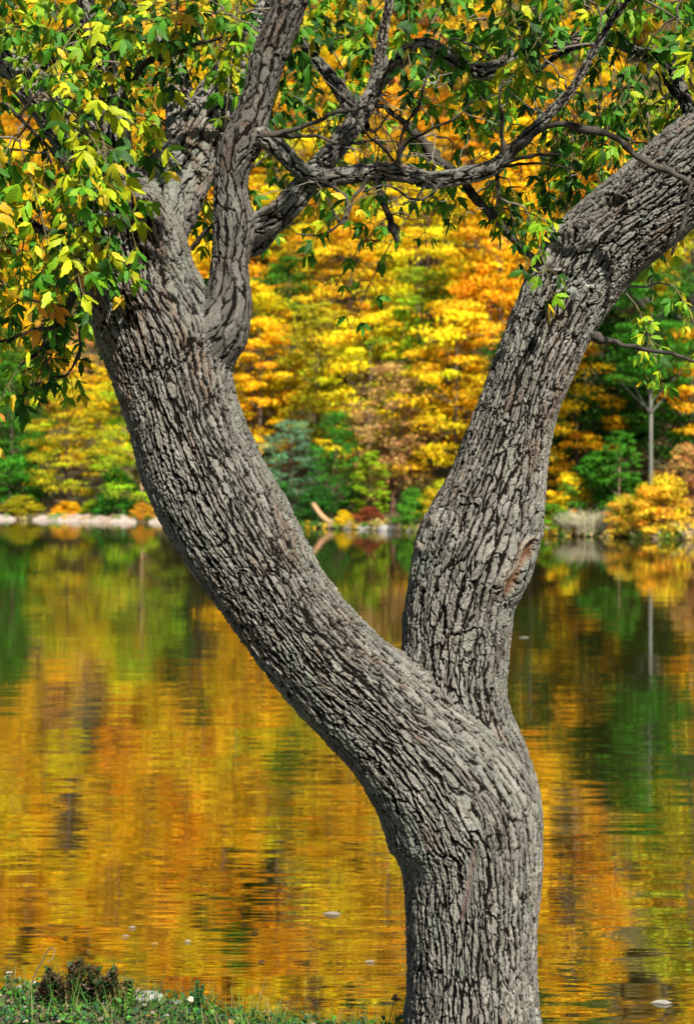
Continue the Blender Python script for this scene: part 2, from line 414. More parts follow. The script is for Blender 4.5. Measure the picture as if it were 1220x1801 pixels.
LIMB_F = [(290, 400, 34, D + .2), (315, 320, 33, D + .38), (320, 250, 29, D + .52), (320, 195, 27, D + .66), (300, 100, 22, D + .8), (262, -20, 17, D + .9), (220, -160, 11, D + 1.0), (180, -300, 5, D + 1.0)]
TREE_BASE = np.array([*P(831, 1850, D)[:2], 0.0]); TREE_BASE[2] = float(ground_z(np.array([TREE_BASE[0]]), np.array([TREE_BASE[1]]))[0])
tree = obj('lakeside_tree', None, label='forked tree with deeply furrowed grey bark leaning over the near bank', cat='tree', loc=TREE_BASE)

def sdf(p, cen, rad):
    out = np.full(len(p), 9.0)
    for c, r in zip(cen, rad):
        out = np.minimum(out, np.linalg.norm(p - c, axis=1) - r)
    return out
# wounds: two end points, half width (px), kind
SCARS = [((942, 945), (889, 1048), 11, 'open'), ((838, 1490), (815, 1605), 13, 'seam'), ((985, 500), (1075, 488), 22, 'lichen'), ((960, 470), (1100, 350), 26, 'hollow')]
def bark_tube(ctrl, ds, ncol, cw, depth, stretch, twist, seed, others=(), dense=2.0, dark=1.0):
    cen, rad, s = skeleton(ctrl, ds)
    t, n1, n2 = frames(cen)
    # columns: dense on the half that faces the lake path, coarser behind
    u = np.linspace(-math.pi, math.pi, ncol, endpoint=False)
    th = u - 0.42 * np.sin(u) * (-1 if dense > 1 else 0) * -1
    n, m = len(cen), ncol
    TH = np.broadcast_to(th[None], (n, m)); S = np.broadcast_to(s[:, None], (n, m)); RR = np.broadcast_to(rad[:, None], (n, m))
    dirs = np.cos(TH)[..., None] * n1[:, None] + np.sin(TH)[..., None] * n2[:, None]
    # low lumps in the cross-section
    lump_p = np.stack([np.cos(TH) * 1.2 + seed, np.sin(TH) * 1.2, S * 3.2], -1).reshape(-1, 3)
    lump = (fbm(lump_p, 3, seed) - 0.5).reshape(n, m) * 0.15
    base = cen[:, None] + dirs * (RR * (1 + lump))[..., None]
    fl = base.reshape(-1, 3)
    fillet = np.zeros(n * m)
    for (oc, orad, k) in others:
        gap = np.linalg.norm(cen[:, None] - oc[None], axis=2) - rad[:, None] * 1.1 - orad[None]
        rows = gap.min(1) < k; smp = gap.min(0) < k
        if not rows.any(): continue
        ids = np.flatnonzero(np.repeat(rows, m))
        d = sdf(fl[ids], oc[smp], orad[smp])
        fillet[ids] = np.maximum(fillet[ids], np.where(np.abs(d) < k, k / 4 * (1 - np.abs(d) / k) ** 2, 0))
    fillet = fillet.reshape(n, m)
    # bark plates
    thp = TH + twist * S
    rm = float(np.mean(rad)); sc = np.clip(rad / rm, 0.6, 1.6) * cw
    v1 = np.broadcast_to((np.cumsum(np.concatenate([[0], np.diff(s)]) / sc) / stretch)[:, None], (n, m)).ravel()
    NP = max(6, int(round(2 * math.pi * rm / cw)))
    u1 = thp.ravel() / (2 * math.pi) * NP
    q = np.stack([rm / cw * np.cos(thp).ravel(), rm / cw * np.sin(thp).ravel(), v1], -1)      # seamless noise space
    wu = (vnoise(q * 0.42 + 11.3, seed + 1) - 0.5) * 1.5 + (vnoise(q * np.array([1.3, 1.3, 1.6]) + 5.1, seed + 4) - 0.5) * 0.55 + (vnoise(q * 3.4 + 2.2, seed + 5) - 0.5) * 0.24
    wv = (vnoise(q * 0.42 + 71.7, seed + 2) - 0.5) * 1.1 + (vnoise(q * 1.4 + 8.8, seed + 6) - 0.5) * 0.5 + (vnoise(q * 3.4 + 6.2, seed + 7) - 0.5) * 0.24
    u1 = u1 + wu; v1 = v1 + wv
    fine = 0.55 * fbm(q * np.array([2.6, 2.6, 2.2]), 3, seed + 12) + 0.45 * fbm(q * np.array([6.0, 6.0, 7.0]) + 3.1, 2, seed + 15)
    rag = (fine - 0.5) * 0.0095                                                               # metres
    N2 = max(4, int(round(NP * 0.70)))
    d1, mid_ = worley2(u1 * N2 / NP + 0.37, v1 * 0.34, N2, stretch * 0.70 / 0.34, seed + 8)   # long interlacing ridges
    cwl = np.broadcast_to(sc[:, None], (n, m)).ravel()
    major = sstep(0.0014, 0.0050, d1 * cwl / 0.70 + rag)
    d2, cid = worley2(u1, v1, NP, stretch, seed)                                              # plates broken across the ridges
    plate = sstep(0.0008, 0.0036, d2 * cwl + rag)
    d3, cid2 = worley2(u1 * 2, v1 * 2.6, NP * 2, stretch * 2 / 2.6, seed + 9)
    crack = sstep(0.0, 0.0030, d3 * cwl / 2 + rag * 0.3)
    top = major * (0.36 + 0.64 * plate)
    h = top * (0.58 + 0.24 * cid + 0.18 * mid_) * (0.72 + 0.28 * crack) + (fine - 0.5) * 0.85 * (0.45 + 0.55 * top)
    h = h.reshape(n, m)
    disp = (h - 0.52) * depth * np.clip(RR / 0.16, 0.25, 1.1)
    V = base + dirs * (disp + fillet)[..., None]
    # colour: weathered plate tops against cracks of brown bark with shade painted in near-black
    tone = fbm(q * 0.22 + 40, 3, seed + 20); lich = sstep(0.52, 0.70, fbm(q * 0.35 + 90, 3, seed + 22)); pink = sstep(0.56, 0.72, fbm(q * 0.3 + 150, 3, seed + 24))
    grey = np.array([0.122, 0.113, 0.096]); pale = np.array([0.330, 0.314, 0.275]); green = np.array([0.205, 0.222, 0.185]); rose = np.array([0.20, 0.135, 0.098]); crack_shade = np.array([0.008, 0.0058, 0.0044])
    ct = lerp(grey, pale, np.clip(cid * 0.6 + tone * 0.7 - 0.15, 0, 1)[:, None])
    ct = lerp(ct, green, (lich * 0.7)[:, None]); ct = lerp(ct, rose, (pink * 0.65 * (cid2 > 0.35))[:, None])
    ct = ct * 0.82 * (0.72 + 0.56 * fbm(q * 2.2 + 7, 3, seed + 26))[:, None] * dark
    col = lerp(crack_shade, ct, sstep(0.26, 0.56, h.ravel())[:, None])
    return cen, rad, V, col, dirs, disp
def add_bark(name, ctrl, *a, scars=(), label=None, **k):
    cen, rad, V, col, dirs, disp = bark_tube(ctrl, *a, **k)
    disp = disp.ravel()
    n, m = V.shape[:2]
    W = V.reshape(-1, 3).copy(); dr = dirs.reshape(-1, 3)
    facing = dr @ np.array([0, -1.0, 0])
    for (p0, p1, hw, kind) in scars:
        y0 = D - 0.12
        a0 = P(*p0, y0); a1 = P(*p1, y0)
        v = (W - CAM); pr = CAM + v * (y0 / v[:, 1:2])                  # position seen against the bark face
        ax = a1 - a0; L = np.linalg.norm(ax); ax /= L
        rel = pr - a0; al = rel @ ax; across = rel - al[:, None] * ax
        across = across @ np.cross(ax, [0, 1, 0])
        hwid = hw * D / FPX
        tt = np.clip(al / L, 0, 1); prof = np.sqrt(np.clip(1 - (2 * tt - 1) ** 2, 0, 1)) * hwid * (0.85 + 0.3 * np.sin(tt * 9))
        inside = (al > -0.02) & (al < L + 0.02) & (facing > 0.05)
        dd = np.abs(across) / np.maximum(prof, 0.004)
        hole = np.where(inside, 1 - sstep(0.6, 1.05, dd), 0); lip = np.where(inside, np.exp(-((dd - 1.5) / 0.45) ** 2), 0)
        grain = fbm(np.stack([across * 260, al * 18, al * 0], -1), 3, 88)
        if kind == 'open':
            W -= dr * (hole * (disp + 0.018) + lip * 0.6 * disp)[:, None]; W += dr * (lip * 0.006)[:, None]
            wood = lerp(np.array([0.10, 0.045, 0.025]), np.array([0.20, 0.115, 0.07]), grain[:, None])
            col = lerp(col, wood, hole[:, None]); col = lerp(col, np.array([0.28, 0.21, 0.15]), (lip * 0.55 * (across < 0))[:, None])
        elif kind == 'seam':
            W -= dr * (hole * (0.7 * disp + 0.002))[:, None]
            line = np.where(inside, np.exp(-(np.abs(across + 0.002) / 0.0028) ** 2), 0)
            W -= dr * (line * 0.006)[:, None]
            col = lerp(col, lerp(np.array([0.09, 0.08, 0.07]), np.array([0.18, 0.165, 0.145]), grain[:, None]), (hole * 0.8)[:, None])
            col = lerp(col, np.array([0.26, 0.15, 0.115]), (line * 0.6)[:, None])
        elif kind == 'lichen':
            col = lerp(col, np.array([0.34, 0.37, 0.33]), (hole * sstep(0.45, 0.6, fbm(pr * 45, 3, 5)) * 0.9)[:, None])
        else:
            W -= dr * (hole * 0.020)[:, None]; W += dr * (lip * 0.012)[:, None]
    F = [grid_faces(n, m)]
    W = np.vstack([W, cen[-1:]]); col = np.vstack([col, [[0.3, 0.25, 0.2]]])
    F.append(np.stack([(n - 1) * m + np.arange(m), (n - 1) * m + (np.arange(m) + 1) % m, np.full(m, n * m)], 1))
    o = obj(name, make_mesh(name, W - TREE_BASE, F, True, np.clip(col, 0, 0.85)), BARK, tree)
    if label: o['label'] = label
    return cen
def sk(c): a, b_, _ = skeleton(c, 0.025); return a, b_
kA, kB, kC, kD, kE = sk(TRUNK), sk(LIMB_B), sk(LIMB_C), sk(LIMB_D), sk(LIMB_E)
SKEL = []
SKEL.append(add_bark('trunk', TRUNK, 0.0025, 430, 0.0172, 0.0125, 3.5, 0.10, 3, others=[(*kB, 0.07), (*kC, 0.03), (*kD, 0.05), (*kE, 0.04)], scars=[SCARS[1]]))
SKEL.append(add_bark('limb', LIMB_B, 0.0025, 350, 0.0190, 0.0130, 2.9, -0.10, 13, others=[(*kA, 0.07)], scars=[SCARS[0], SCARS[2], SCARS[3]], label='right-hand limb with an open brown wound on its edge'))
SKEL.append(add_bark('limb', LIMB_C, 0.0032, 150, 0.020, 0.020, 2.4, 0.1, 23, others=[(*kA, 0.03)], dark=0.62))  # bark tone lowered to stand in for the crown's shade
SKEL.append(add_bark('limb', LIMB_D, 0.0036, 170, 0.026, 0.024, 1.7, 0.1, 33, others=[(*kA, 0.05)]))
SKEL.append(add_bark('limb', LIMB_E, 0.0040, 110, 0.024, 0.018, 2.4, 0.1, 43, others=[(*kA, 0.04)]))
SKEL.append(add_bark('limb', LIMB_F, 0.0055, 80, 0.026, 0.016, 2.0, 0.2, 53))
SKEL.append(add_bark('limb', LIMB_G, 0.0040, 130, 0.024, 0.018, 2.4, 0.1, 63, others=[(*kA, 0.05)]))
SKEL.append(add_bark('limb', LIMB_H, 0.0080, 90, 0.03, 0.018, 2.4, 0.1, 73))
# thinner branches
BR = [
  ([(425, 418, 20, 0), (452, 402, 24, -.02), (485, 382, 24, -.05), (515, 352, 22, -.06), (545, 312, 20, -.05), (590, 262, 18, 0), (626, 212, 17, .06), (655, 165, 15, .12), (667, 112, 12, .16), (673, 62, 9, .2), (690, -20, 7, .25), (720, -140, 4, .3)], 1),
  ([(430, 440, 16, .05), (455, 428, 17, .10), (480, 398, 15, .18), (505, 372, 12, .25), (520, 350, 9, .3)], 1),
  ([(655, 160, 12, .12), (690, 116, 14, .10), (722, 90, 15, .08), (752, 82, 15, .08), (788, 104, 14, .1), (826, 124, 14, .14), (868, 122, 13, .18), (908, 98, 12, .24), (945, 78, 10, .3), (1000, 72, 9, .4), (1080, 20, 7, .5), (1150, -80, 4, .5)], 1),
  ([(440, 238, 20, -.07), (466, 244, 17, -.09), (492, 262, 15, -.1), (520, 292, 15, -.1), (555, 314, 15, -.1), (600, 310, 15, -.12), (650, 303, 15, -.14), (700, 304, 15, -.16), (760, 316, 14, -.18), (812, 309, 14, -.2), (856, 299, 14, -.22), (884, 280, 12, -.23), (918, 246, 10, -.24), (960, 205, 9, -.25), (1003, 160, 8, -.25), (1040, 95, 7, -.24), (1078, 32, 6, -.22), (1112, -8, 5, -.2), (1180, -90, 3, -.2)], 1),
  ([(880, 288, 9, -.23), (908, 262, 7, -.26), (940, 236, 6.5, -.28), (980, 222, 6.5, -.3), (1035, 226, 6.5, -.34), (1090, 246, 6.5, -.36), (1136, 284, 6, -.38), (1178, 311, 6, -.4), (1222, 322, 6, -.42), (1300, 330, 4, -.45)], 0),
  ([(956, 466, 9, -.02), (925, 446, 8, -.06), (884, 402, 7.5, -.1), (838, 348, 7.5, -.12), (804, 314, 8, -.1), (772, 278, 10, -.06), (735, 238, 9, 0), (690, 200, 6, .06), (650, 180, 4, .12)], 0),
  ([(640, 225, 12, .1), (612, 180, 13, .16), (585, 140, 11, .2), (555, 105, 9, .25), (520, 60, 7, .3), (470, 0, 5, .35)], 0),
  ([(664, 306, 9, -.14), (670, 335, 7, -.16), (680, 368, 7.5, -.18), (692, 398, 8, -.2), (697, 420, 5, -.2)], 0),
  ([(462, 238, 9, -.1), (500, 232, 6, -.13), (545, 222, 5, -.16), (590, 196, 5, -.2), (632, 190, 3.5, -.2), (670, 170, 2, -.2)], 0),
  ([(488, 236, 5, -.11), (540, 245, 4, -.1), (600, 258, 3.5, -.1), (660, 246, 2, -.1)], 0),
  ([(1240, 285, 12, .1), (1180, 122, 10, .3), (1120, 90, 9, .4), (1060, 72, 8, .5), (990, 90, 6, .6), (930, 140, 3, .6)], 0),
  ([(1150, 118, 7, .35), (1190, 170, 5, .3), (1225, 190, 4, .3)], 0),
  ([(1046, 592, 9, .0), (1078, 604, 6, -.05), (1110, 613, 5.5, -.09), (1146, 622, 5, -.12), (1190, 625, 4.5, -.15), (1225, 640, 4, -.18), (1290, 668, 2, -.2)], 0),
  ([(340, 438, 6, .05), (365, 402, 5, -.0), (388, 382, 4, -.04), (420, 350, 2, -.1)], 0),
  ([(135, 430, 12, .02), (100, 420, 8, -.06), (60, 395, 6, -.12), (10, 380, 5, -.2), (-60, 390, 3, -.25)], 0),
  ([(180, 310, 9, -.05), (150, 345, 7, -.14), (135, 335, 6, -.2), (110, 290, 5, -.26), (70, 240, 4, -.3), (20, 190, 3, -.34)], 0),
  ([(150, 480, 7, .06), (110, 560, 5, .1), (60, 580, 4, .12), (0, 600, 3.5, .15), (-50, 640, 2.5, .2)], 0),
  ([(140, 540, 5, .08), (140, 610, 3.5, .05), (120, 655, 2.5, .0), (90, 660, 1.6, 0)], 0),
  ([(100, 565, 4, .1), (60, 625, 3, .08), (30, 650, 2, .06)], 0),
  ([(60, 150, 12, .2), (120, 60, 8, .25), (200, 20, 6, .3), (270, 10, 5, .3), (330, -40, 3, .3)], 0),
  ([(200, 200, 7, .02), (260, 110, 6, -.1), (330, 90, 5, -.2), (390, 60, 3, -.25)], 0),
  ([(695, 300, 4, -.16), (706, 248, 3.5, -.2), (735, 165, 3, -.24), (752, 120, 2.5, -.26), (768, 70, 1.5, -.3)], 0),
  ([(704, 300, 5, -.16), (706, 262, 3.5, -.2), (745, 236, 3, -.26), (790, 220, 2.5, -.3), (826, 175, 1.5, -.34)], 0),
  ([(884, 284, 5, -.24), (882, 240, 4, -.26), (880, 190, 3, -.28), (886, 140, 1.6, -.3)], 0),
  ([(870, 292, 5, -.23), (915, 278, 4, -.26), (960, 268, 3, -.3), (995, 270, 2, -.32)], 0),
  ([(872, 292, 4, -.22), (920, 290, 3, -.24), (970, 290, 2.5, -.26), (1012, 296, 1.6, -.28)], 0),
  ([(560, 316, 4, -.12), (610, 345, 3.5, -.16), (606, 380, 3, -.2), (560, 408, 2.5, -.22), (520, 412, 1.5, -.24)], 0),
  ([(650, 308, 4, -.15), (620, 360, 3.5, -.18), (600, 390, 3, -.2), (575, 350, 2.2, -.24)], 0),
  ([(780, 314, 4, -.2), (760, 345, 3.5, -.2), (720, 352, 3, -.22), (680, 330, 2.2, -.24), (640, 340, 1.4, -.24)], 0),
  ([(872, 300, 5, -.2), (874, 335, 4, -.2), (866, 360, 2.5, -.22)], 0),
  ([(720, 312, 3, -.18), (660, 250, 2.5, -.22), (620, 200, 2, -.26), (590, 190, 1.2, -.28)], 0),
  ([(1215, 318, 4, -.42), (1206, 370, 4, -.42), (1196, 410, 5, -.42), (1184, 448, 2.5, -.42)], 0),
]
def branch_col(n_v, pts, pale):
    f = fbm(pts * 38, 3, 61); g = fbm(pts * 9, 3, 63)
    c = lerp(np.array([0.016, 0.013, 0.010]), np.array([0.085, 0.075, 0.062]), sstep(0.35, 0.62, 0.5 * f + 0.5 * g)[:, None])
    return c
for ctrl, pale in BR:
    ctl = [(a, b_, c, D + d) for a, b_, c, d in ctrl]
    r0 = max(c[2] for c in ctl)
    cen, rad, s = skeleton(ctl, 0.004 if r0 > 11 else 0.010)
    m_ = 40 if r0 > 11 else 10
    if r0 > 11:
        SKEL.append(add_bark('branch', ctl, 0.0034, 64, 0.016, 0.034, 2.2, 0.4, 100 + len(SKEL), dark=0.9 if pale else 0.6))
        continue
    kink = (np.stack([vnoise(cen * 11 + 3, 71), vnoise(cen * 11 + 13, 72), vnoise(cen * 11 + 23, 73)], 1) - 0.5) * 0.026
    jit_ = (np.stack([vnoise(cen * 40 + 3, 74), vnoise(cen * 40 + 13, 75), vnoise(cen * 40 + 23, 76)], 1) - 0.5)
    cen2 = cen + kink * np.clip(s / 0.1, 0, 1)[:, None] + jit_ * np.minimum(rad * 0.9, 0.010)[:, None]
    rad = rad * (0.78 + 0.4 * sstep(0.60, 0.72, vnoise(cen * 30, 78)))
    V, F = tube_simple(cen2, rad, m_)
    ax = np.vstack([np.repeat(cen2, m_, 0), cen2[-1:]]); rr = np.concatenate([np.repeat(rad, m_), rad[-1:]])
    out = (V - ax) / np.maximum(rr, 1e-4)[:, None]
    V = V + out * ((fbm(V * 70, 3, 81) - 0.5) * 0.8 * np.minimum(rr, 0.03))[:, None]
    obj('branch', make_mesh('branch', V - TREE_BASE, F, True, branch_col(len(V), V, pale)), BARK, tree)
    SKEL.append(cen)
# snapped-off stubs on the right limb
def stub(px0, py0, px1, py1, r, y):
    a, b_ = P(px0, py0, y), P(px1, py1, y - 0.01)
    n = 9; cen = np.array([lerp(a, b_, k / (n - 1)) for k in range(n)]); rad = np.linspace(r * 1.5, r, n) * D / FPX
    V, F = tube_simple(cen, rad, 14)
    V += (np.stack([vnoise(V * 70, 5), vnoise(V * 70, 6), vnoise(V * 70, 7)], 1) - 0.5) * 0.010
    rag = np.arange((n - 2) * 14, n * 14); V[rag] += (b_ - a) / np.linalg.norm(b_ - a) * (rng.random(len(rag))[:, None] - 0.35) * 0.014
    obj('stub', make_mesh('stub', V - TREE_BASE, F, True, lerp(np.array([0.08, .07, .055]), np.array([.26, .23, .19]), fbm(V * 60, 3, 9)[:, None])), BARK, tree)
stub(790, 958, 757, 908, 7, D - 0.03); stub(770, 985, 731, 956, 7, D - 0.02)

# ---- twigs and leaves
def leaf_shape(seed, bend, fold):
    """ovate, pointed, coarsely toothed leaflet: base at 0, tip at y=1, normal +z"""
    r = np.random.default_rng(seed)
    ys = np.array([0.0, 0.10, 0.24, 0.40, 0.55, 0.68, 0.80, 0.90, 1.0])
    wd = np.array([0.02, 0.10, 0.175, 0.205, 0.195, 0.155, 0.105, 0.045, 0.0])
    V = []; 
    for k, (y, w) in enumerate(zip(ys, wd)):
        z = -bend * y * y
        V.append((0.02 * math.sin(5 * y + seed), y, z))
        if 0 < k < 8:
            tooth = 0.028 if k % 2 else -0.014
            for s in (-1, 1):
                ww = w + tooth * (0.6 + 0.8 * r.random())
                V.append((s * ww, y + (0.035 if k % 2 else 0.0), z + fold * ww + 0.03 * math.sin(9 * y + s + seed)))
    V = np.array(V); ctr = [0] + [1 + 3 * k for k in range(7)] + [len(V) - 1]
    tris = []
    for k in range(8):
        a, b_ = ctr[k], ctr[k + 1]
        if k == 0: tris += [(a, b_, b_ + 1)[::1], (a, b_ + 2, b_)]
        elif k == 7: tris += [(a, b_, a + 1), (a, a + 2, b_)]
        else: tris += [(a, b_, b_ + 1), (a, b_ + 1, a + 1), (a, a + 2, b_ + 2), (a, b_ + 2, b_)]
    col = np.ones((len(V), 3)); edge = np.abs(V[:, 0]) / 0.22
    col *= (0.92 + 0.22 * edge)[:, None]; col[:, 0] *= 1 + 0.35 * edge * r.random()
    col[ctr] *= np.array([1.25, 1.15, 1.3])
    return V, np.array(tris), col
def set_luv(me, v):
    at = me.attributes.new('luv', 'FLOAT_VECTOR', 'POINT'); at.data.foreach_set('vector', np.asarray(v, np.float32).ravel())
LEAVES = [leaf_shape(1, 0.16, -0.25), leaf_shape(2, 0.34, -0.40), leaf_shape(3, 0.05, 0.30), leaf_shape(4, 0.55, -0.15)]
LEAF_ME = []
for k, (v, f, c) in enumerate(LEAVES):
    me = make_mesh('leaf', v, f, True, c); set_luv(me, v); me.materials.append(LEAF); LEAF_ME.append(me)
PAL = np.array([[0.016, 0.075, 0.006], [0.045, 0.19, 0.008], [0.15, 0.34, 0.009], [0.34, 0.45, 0.011], [0.52, 0.42, 0.015], [0.42, 0.17, 0.03], [0.60, 0.30, 0.02]])
# regions of foliage: x0, x1, y0, y1 (px), nearest and farthest offset (m), sprays, palette weights, leaf size (m)
W_L = [.24, .28, .28, .16, .025, .01, .005]; W_R = [.42, .32, .16, .05, .03, .01, .01]; W_M = [.32, .32, .20, .10, .04, .01, .01]; W_Y = [.12, .26, .30, .22, .06, .02, .02]
REG = [(-60, 240, -60, 180, -.4, .6, 32, W_L, .060), (-60, 150, 150, 380, -.45, .4, 20, W_L, .066), (-50, 130, 360, 520, .1, 1.2, 14, W_Y, .06),
       (200, 430, -60, 70, -.3, .7, 24, W_L, .056), (200, 330, 150, 290, .6, 1.2, 10, W_L, .056), (95, 200, 330, 420, -.42, -.25, 4, W_Y, .064), (100, 235, 190, 320, -.45, -.3, 5, W_L, .060), (220, 420, 40, 160, .7, 1.3, 12, W_L, .056),
       (350, 480, 280, 480, .3, .9, 6, W_M, .055), (-40, 140, 470, 640, .05, .3, 8, [.5, .3, .12, .04, .02, .01, .01], .06),
       (440, 700, -60, 110, .1, 1.1, 15, W_M, .060), (460, 640, 100, 300, .25, 1.1, 10, W_M, .055), (640, 860, -60, 130, .0, 1.1, 10, W_R, .060),
       (650, 800, 150, 260, .1, .8, 5, W_M, .055), (820, 1230, -60, 130, -.1, 1.0, 38, W_R, .058), (900, 1230, 120, 230, .15, 1.0, 16, W_R, .056),
       (1010, 1200, 220, 300, .25, 0.9, 8, W_R, .06), (850, 960, 300, 370, -.25, .1, 5, W_M, .052), (660, 740, 330, 380, -.22, .1, 3, W_Y, .05),
       (1050, 1230, 500, 600, -.15, .2, 3, [.1, .25, .35, .25, .04, .01, .0], .045), (980, 1060, 150, 260, .1, .5, 5, W_R, .06),
       (-250, 1480, -420, -60, -.2, 1.4, 40, W_M, .07), (-200, 1000, -1000, -480, -1.3, -.6, 22, W_M, .075), (900, 1700, -900, -420, -1.3, -.6, 12, W_M, .075), (1230, 1480, -60, 300, -.2, .8, 10, W_M, .07), (-260, -60, -60, 420, -.2, .8, 12, W_M, .07)]  # the two highest, nearest regions: unseen crown sprays added to shade the upper limbs
nodes = np.vstack([c[::max(1, int(0.03 / max(np.linalg.norm(c[1] - c[0]), 1e-4)))] for c in SKEL])
nodes = nodes[nodes[:, 2] > 2.4]
targets = []
for (x0, x1, y0, y1, d0, d1, n, wts, size) in REG:
    for _ in range(n):
        targets.append((P(random.uniform(x0, x1), random.uniform(y0, y1), D + random.uniform(d0, d1)), wts, size))
dist = [np.min(np.linalg.norm(nodes - t[0], axis=1)) for t in targets]
twigs = Pile(); leaves = []          # leaf rows: pos, dir, normal, length, variant, colour
def rand_unit():
    v = rng.normal(size=3); return v / np.linalg.norm(v)
def norm(v): return v / (np.linalg.norm(v) + 1e-9)
def add_leaf(p, d, L, colr):
    d = norm(d); up = norm(np.array([0.15, -0.55, 0.75]) + 0.75 * rand_unit())
    nrm = norm(up - d * (up @ d))
    leaves.append((p, d, nrm, L, int(rng.integers(0, 4)), colr))
def compound(p, d, size, colr):
    pet = size * random.uniform(0.5, 0.9)
    e = p + norm(d) * pet + np.array([0, 0, -0.25 * pet])
    q = np.array([p, (p + e) / 2 + np.array([0, 0, 0.06 * pet]), e])
    V, F = tube_simple(q, [0.0014, 0.0012, 0.001], 4); twigs.add(V, F, np.array([0.20, 0.16, 0.04]))
    dd = norm(d * 0.6 + np.array([0, 0, -0.75]) + 0.35 * rand_unit())
    side = norm(np.cross(dd, norm(np.array([0, -1, 0.3]) + 0.5 * rand_unit())))
    cj = lambda: np.clip((colr if rng.random() < 0.7 else PAL[rng.integers(1, 5)]) * (0.65 + 0.6 * rng.random()), 0, 0.8)
    add_leaf(e, dd + 0.1 * rand_unit(), size * random.uniform(0.9, 1.25), cj())
    n_lat = random.choice((2, 2, 2, 4))
    for k in range(n_lat):
        sgn = 1 if k % 2 else -1
        b0 = lerp(p, e, 1.0 if k < 2 else 0.6)
        add_leaf(b0, dd * 0.75 + side * sgn * 0.8 + 0.15 * rand_unit(), size * random.uniform(0.7, 1.0), cj())
for i in np.argsort(dist):
    tgt, wts, size = targets[i]
    dd = np.linalg.norm(nodes - tgt, axis=1); j = int(np.argmin(dd)); a = nodes[j]; L = dd[j]
    mid = (a + tgt) / 2 + rand_unit() * 0.16 * L + np.array([0, 0, 0.10 * L])
    t = np.linspace(0, 1, max(5, int(L / 0.05)))[:, None]
    pts = (1 - t) ** 2 * a + 2 * t * (1 - t) * mid + t ** 2 * tgt
    pts[1:-1] += rng.normal(size=pts[1:-1].shape) * 0.006
    r0 = float(np.clip(0.0035 + 0.006 * L, 0.003, 0.011))
    V, F = tube_simple(pts, np.linspace(r0, 0.0024, len(pts)), 6)
    twigs.add(V, F, np.array([0.13, 0.11, 0.085]) * random.uniform(0.7, 1.5))
    nodes = np.vstack([nodes, pts[1:]])
    base_c = rng.choice(len(PAL), p=np.array(wts) / sum(wts))
    # a drooping leafy shoot
    sh = norm(norm(tgt - mid) * 0.6 + np.array([0, -0.1, -0.5]) + 0.45 * rand_unit()); Ls = random.uniform(0.14, 0.34)
    n_nodes = random.randint(4, 7)
    tt = np.linspace(0, 1, 7)[:, None]
    sp = tgt + sh * Ls * tt + np.array([0, 0, -0.10]) * tt ** 2 * (Ls / 0.25)
    V, F = tube_simple(sp, np.linspace(0.0026, 0.0012, 7), 5); twigs.add(V, F, np.array([0.15, 0.13, 0.06]))
    axis = norm(sp[-1] - sp[0])
    for k in range(n_nodes):
        u = (k + 0.6) / n_nodes; pos = tgt + sh * Ls * u + np.array([0, 0, -0.10]) * u ** 2 * (Ls / 0.25)
        sv = norm(np.cross(axis, rand_unit()))
        for sgn in (-1, 1):
            ci = base_c if rng.random() < 0.55 else rng.choice(len(PAL), p=np.array(wts) / sum(wts))
            compound(pos, norm(sv * sgn + 0.5 * axis + 0.2 * rand_unit()), size * random.uniform(0.62, 1.06), PAL[ci])
# bare dead twigs among the middle branches
mid_nodes = np.vstack([c for c in SKEL[8:]])
for _ in range(110):
    px, py = random.uniform(520, 1010), random.uniform(150, 380)
    t0 = P(px, py, D - 0.15)
    j = int(np.argmin(np.linalg.norm(mid_nodes - t0, axis=1))); a = mid_nodes[j]
    if np.linalg.norm(a - t0) > 0.3: continue
    e = a + norm(t0 - a + 0.05 * rand_unit()) * random.uniform(0.06, 0.22)
    pts = np.array([lerp(a, e, k / 6) + rng.normal(size=3) * 0.005 * (k > 0) for k in range(7)])
    V, F = tube_simple(pts, np.linspace(0.0024, 0.0008, 7), 5); twigs.add(V, F, np.array([0.20, 0.18, 0.15]) * random.uniform(0.3, 1.5))
obj('twig', twigs.mesh('twig'), BARK, tree, kind='stuff')
bpy.data.objects['twig'].data.transform(Matrix.Translation(Vector(-TREE_BASE)))
LP = np.array([l[0] for l in leaves]); LD = np.array([l[1] for l in leaves]); LN = np.array([l[2] for l in leaves]); LL = np.array([l[3] for l in leaves]); LV = np.array([l[4] for l in leaves]); LC = np.array([l[5] for l in leaves])
LS = np.cross(LD, LN)
ctrp = LP + LD * LL[:, None] * 0.5
view = ctrp - CAM; vd = np.linalg.norm(view, axis=1)
sx = CX + view[:, 0] / view[:, 1] * FPX; sy = HORIZON - view[:, 2] / view[:, 1] * FPX
apparent = (LL / vd) ** 2 * np.abs(np.einsum('ij,ij->i', LN, view / vd[:, None])) * np.where(view[:, 1] < D + 0.15, 1.0, 0.35)
apparent[(sx < 5) | (sx > 1215) | (sy < 5)] = 0
single = set(np.argsort(-apparent)[:300].tolist())
for i in sorted(single):
    o = obj('leaf', LEAF_ME[LV[i]], None, tree)
    M = Matrix(((LS[i][0], LD[i][0], LN[i][0]), (LS[i][1], LD[i][1], LN[i][1]), (LS[i][2], LD[i][2], LN[i][2]))).to_4x4()
    M = M @ Matrix.Scale(float(LL[i]), 4); M.translation = Vector(LP[i] - TREE_BASE)
    o.matrix_basis = M; o.color = (*LC[i], 1)
rest = Pile(); rest_uv = []
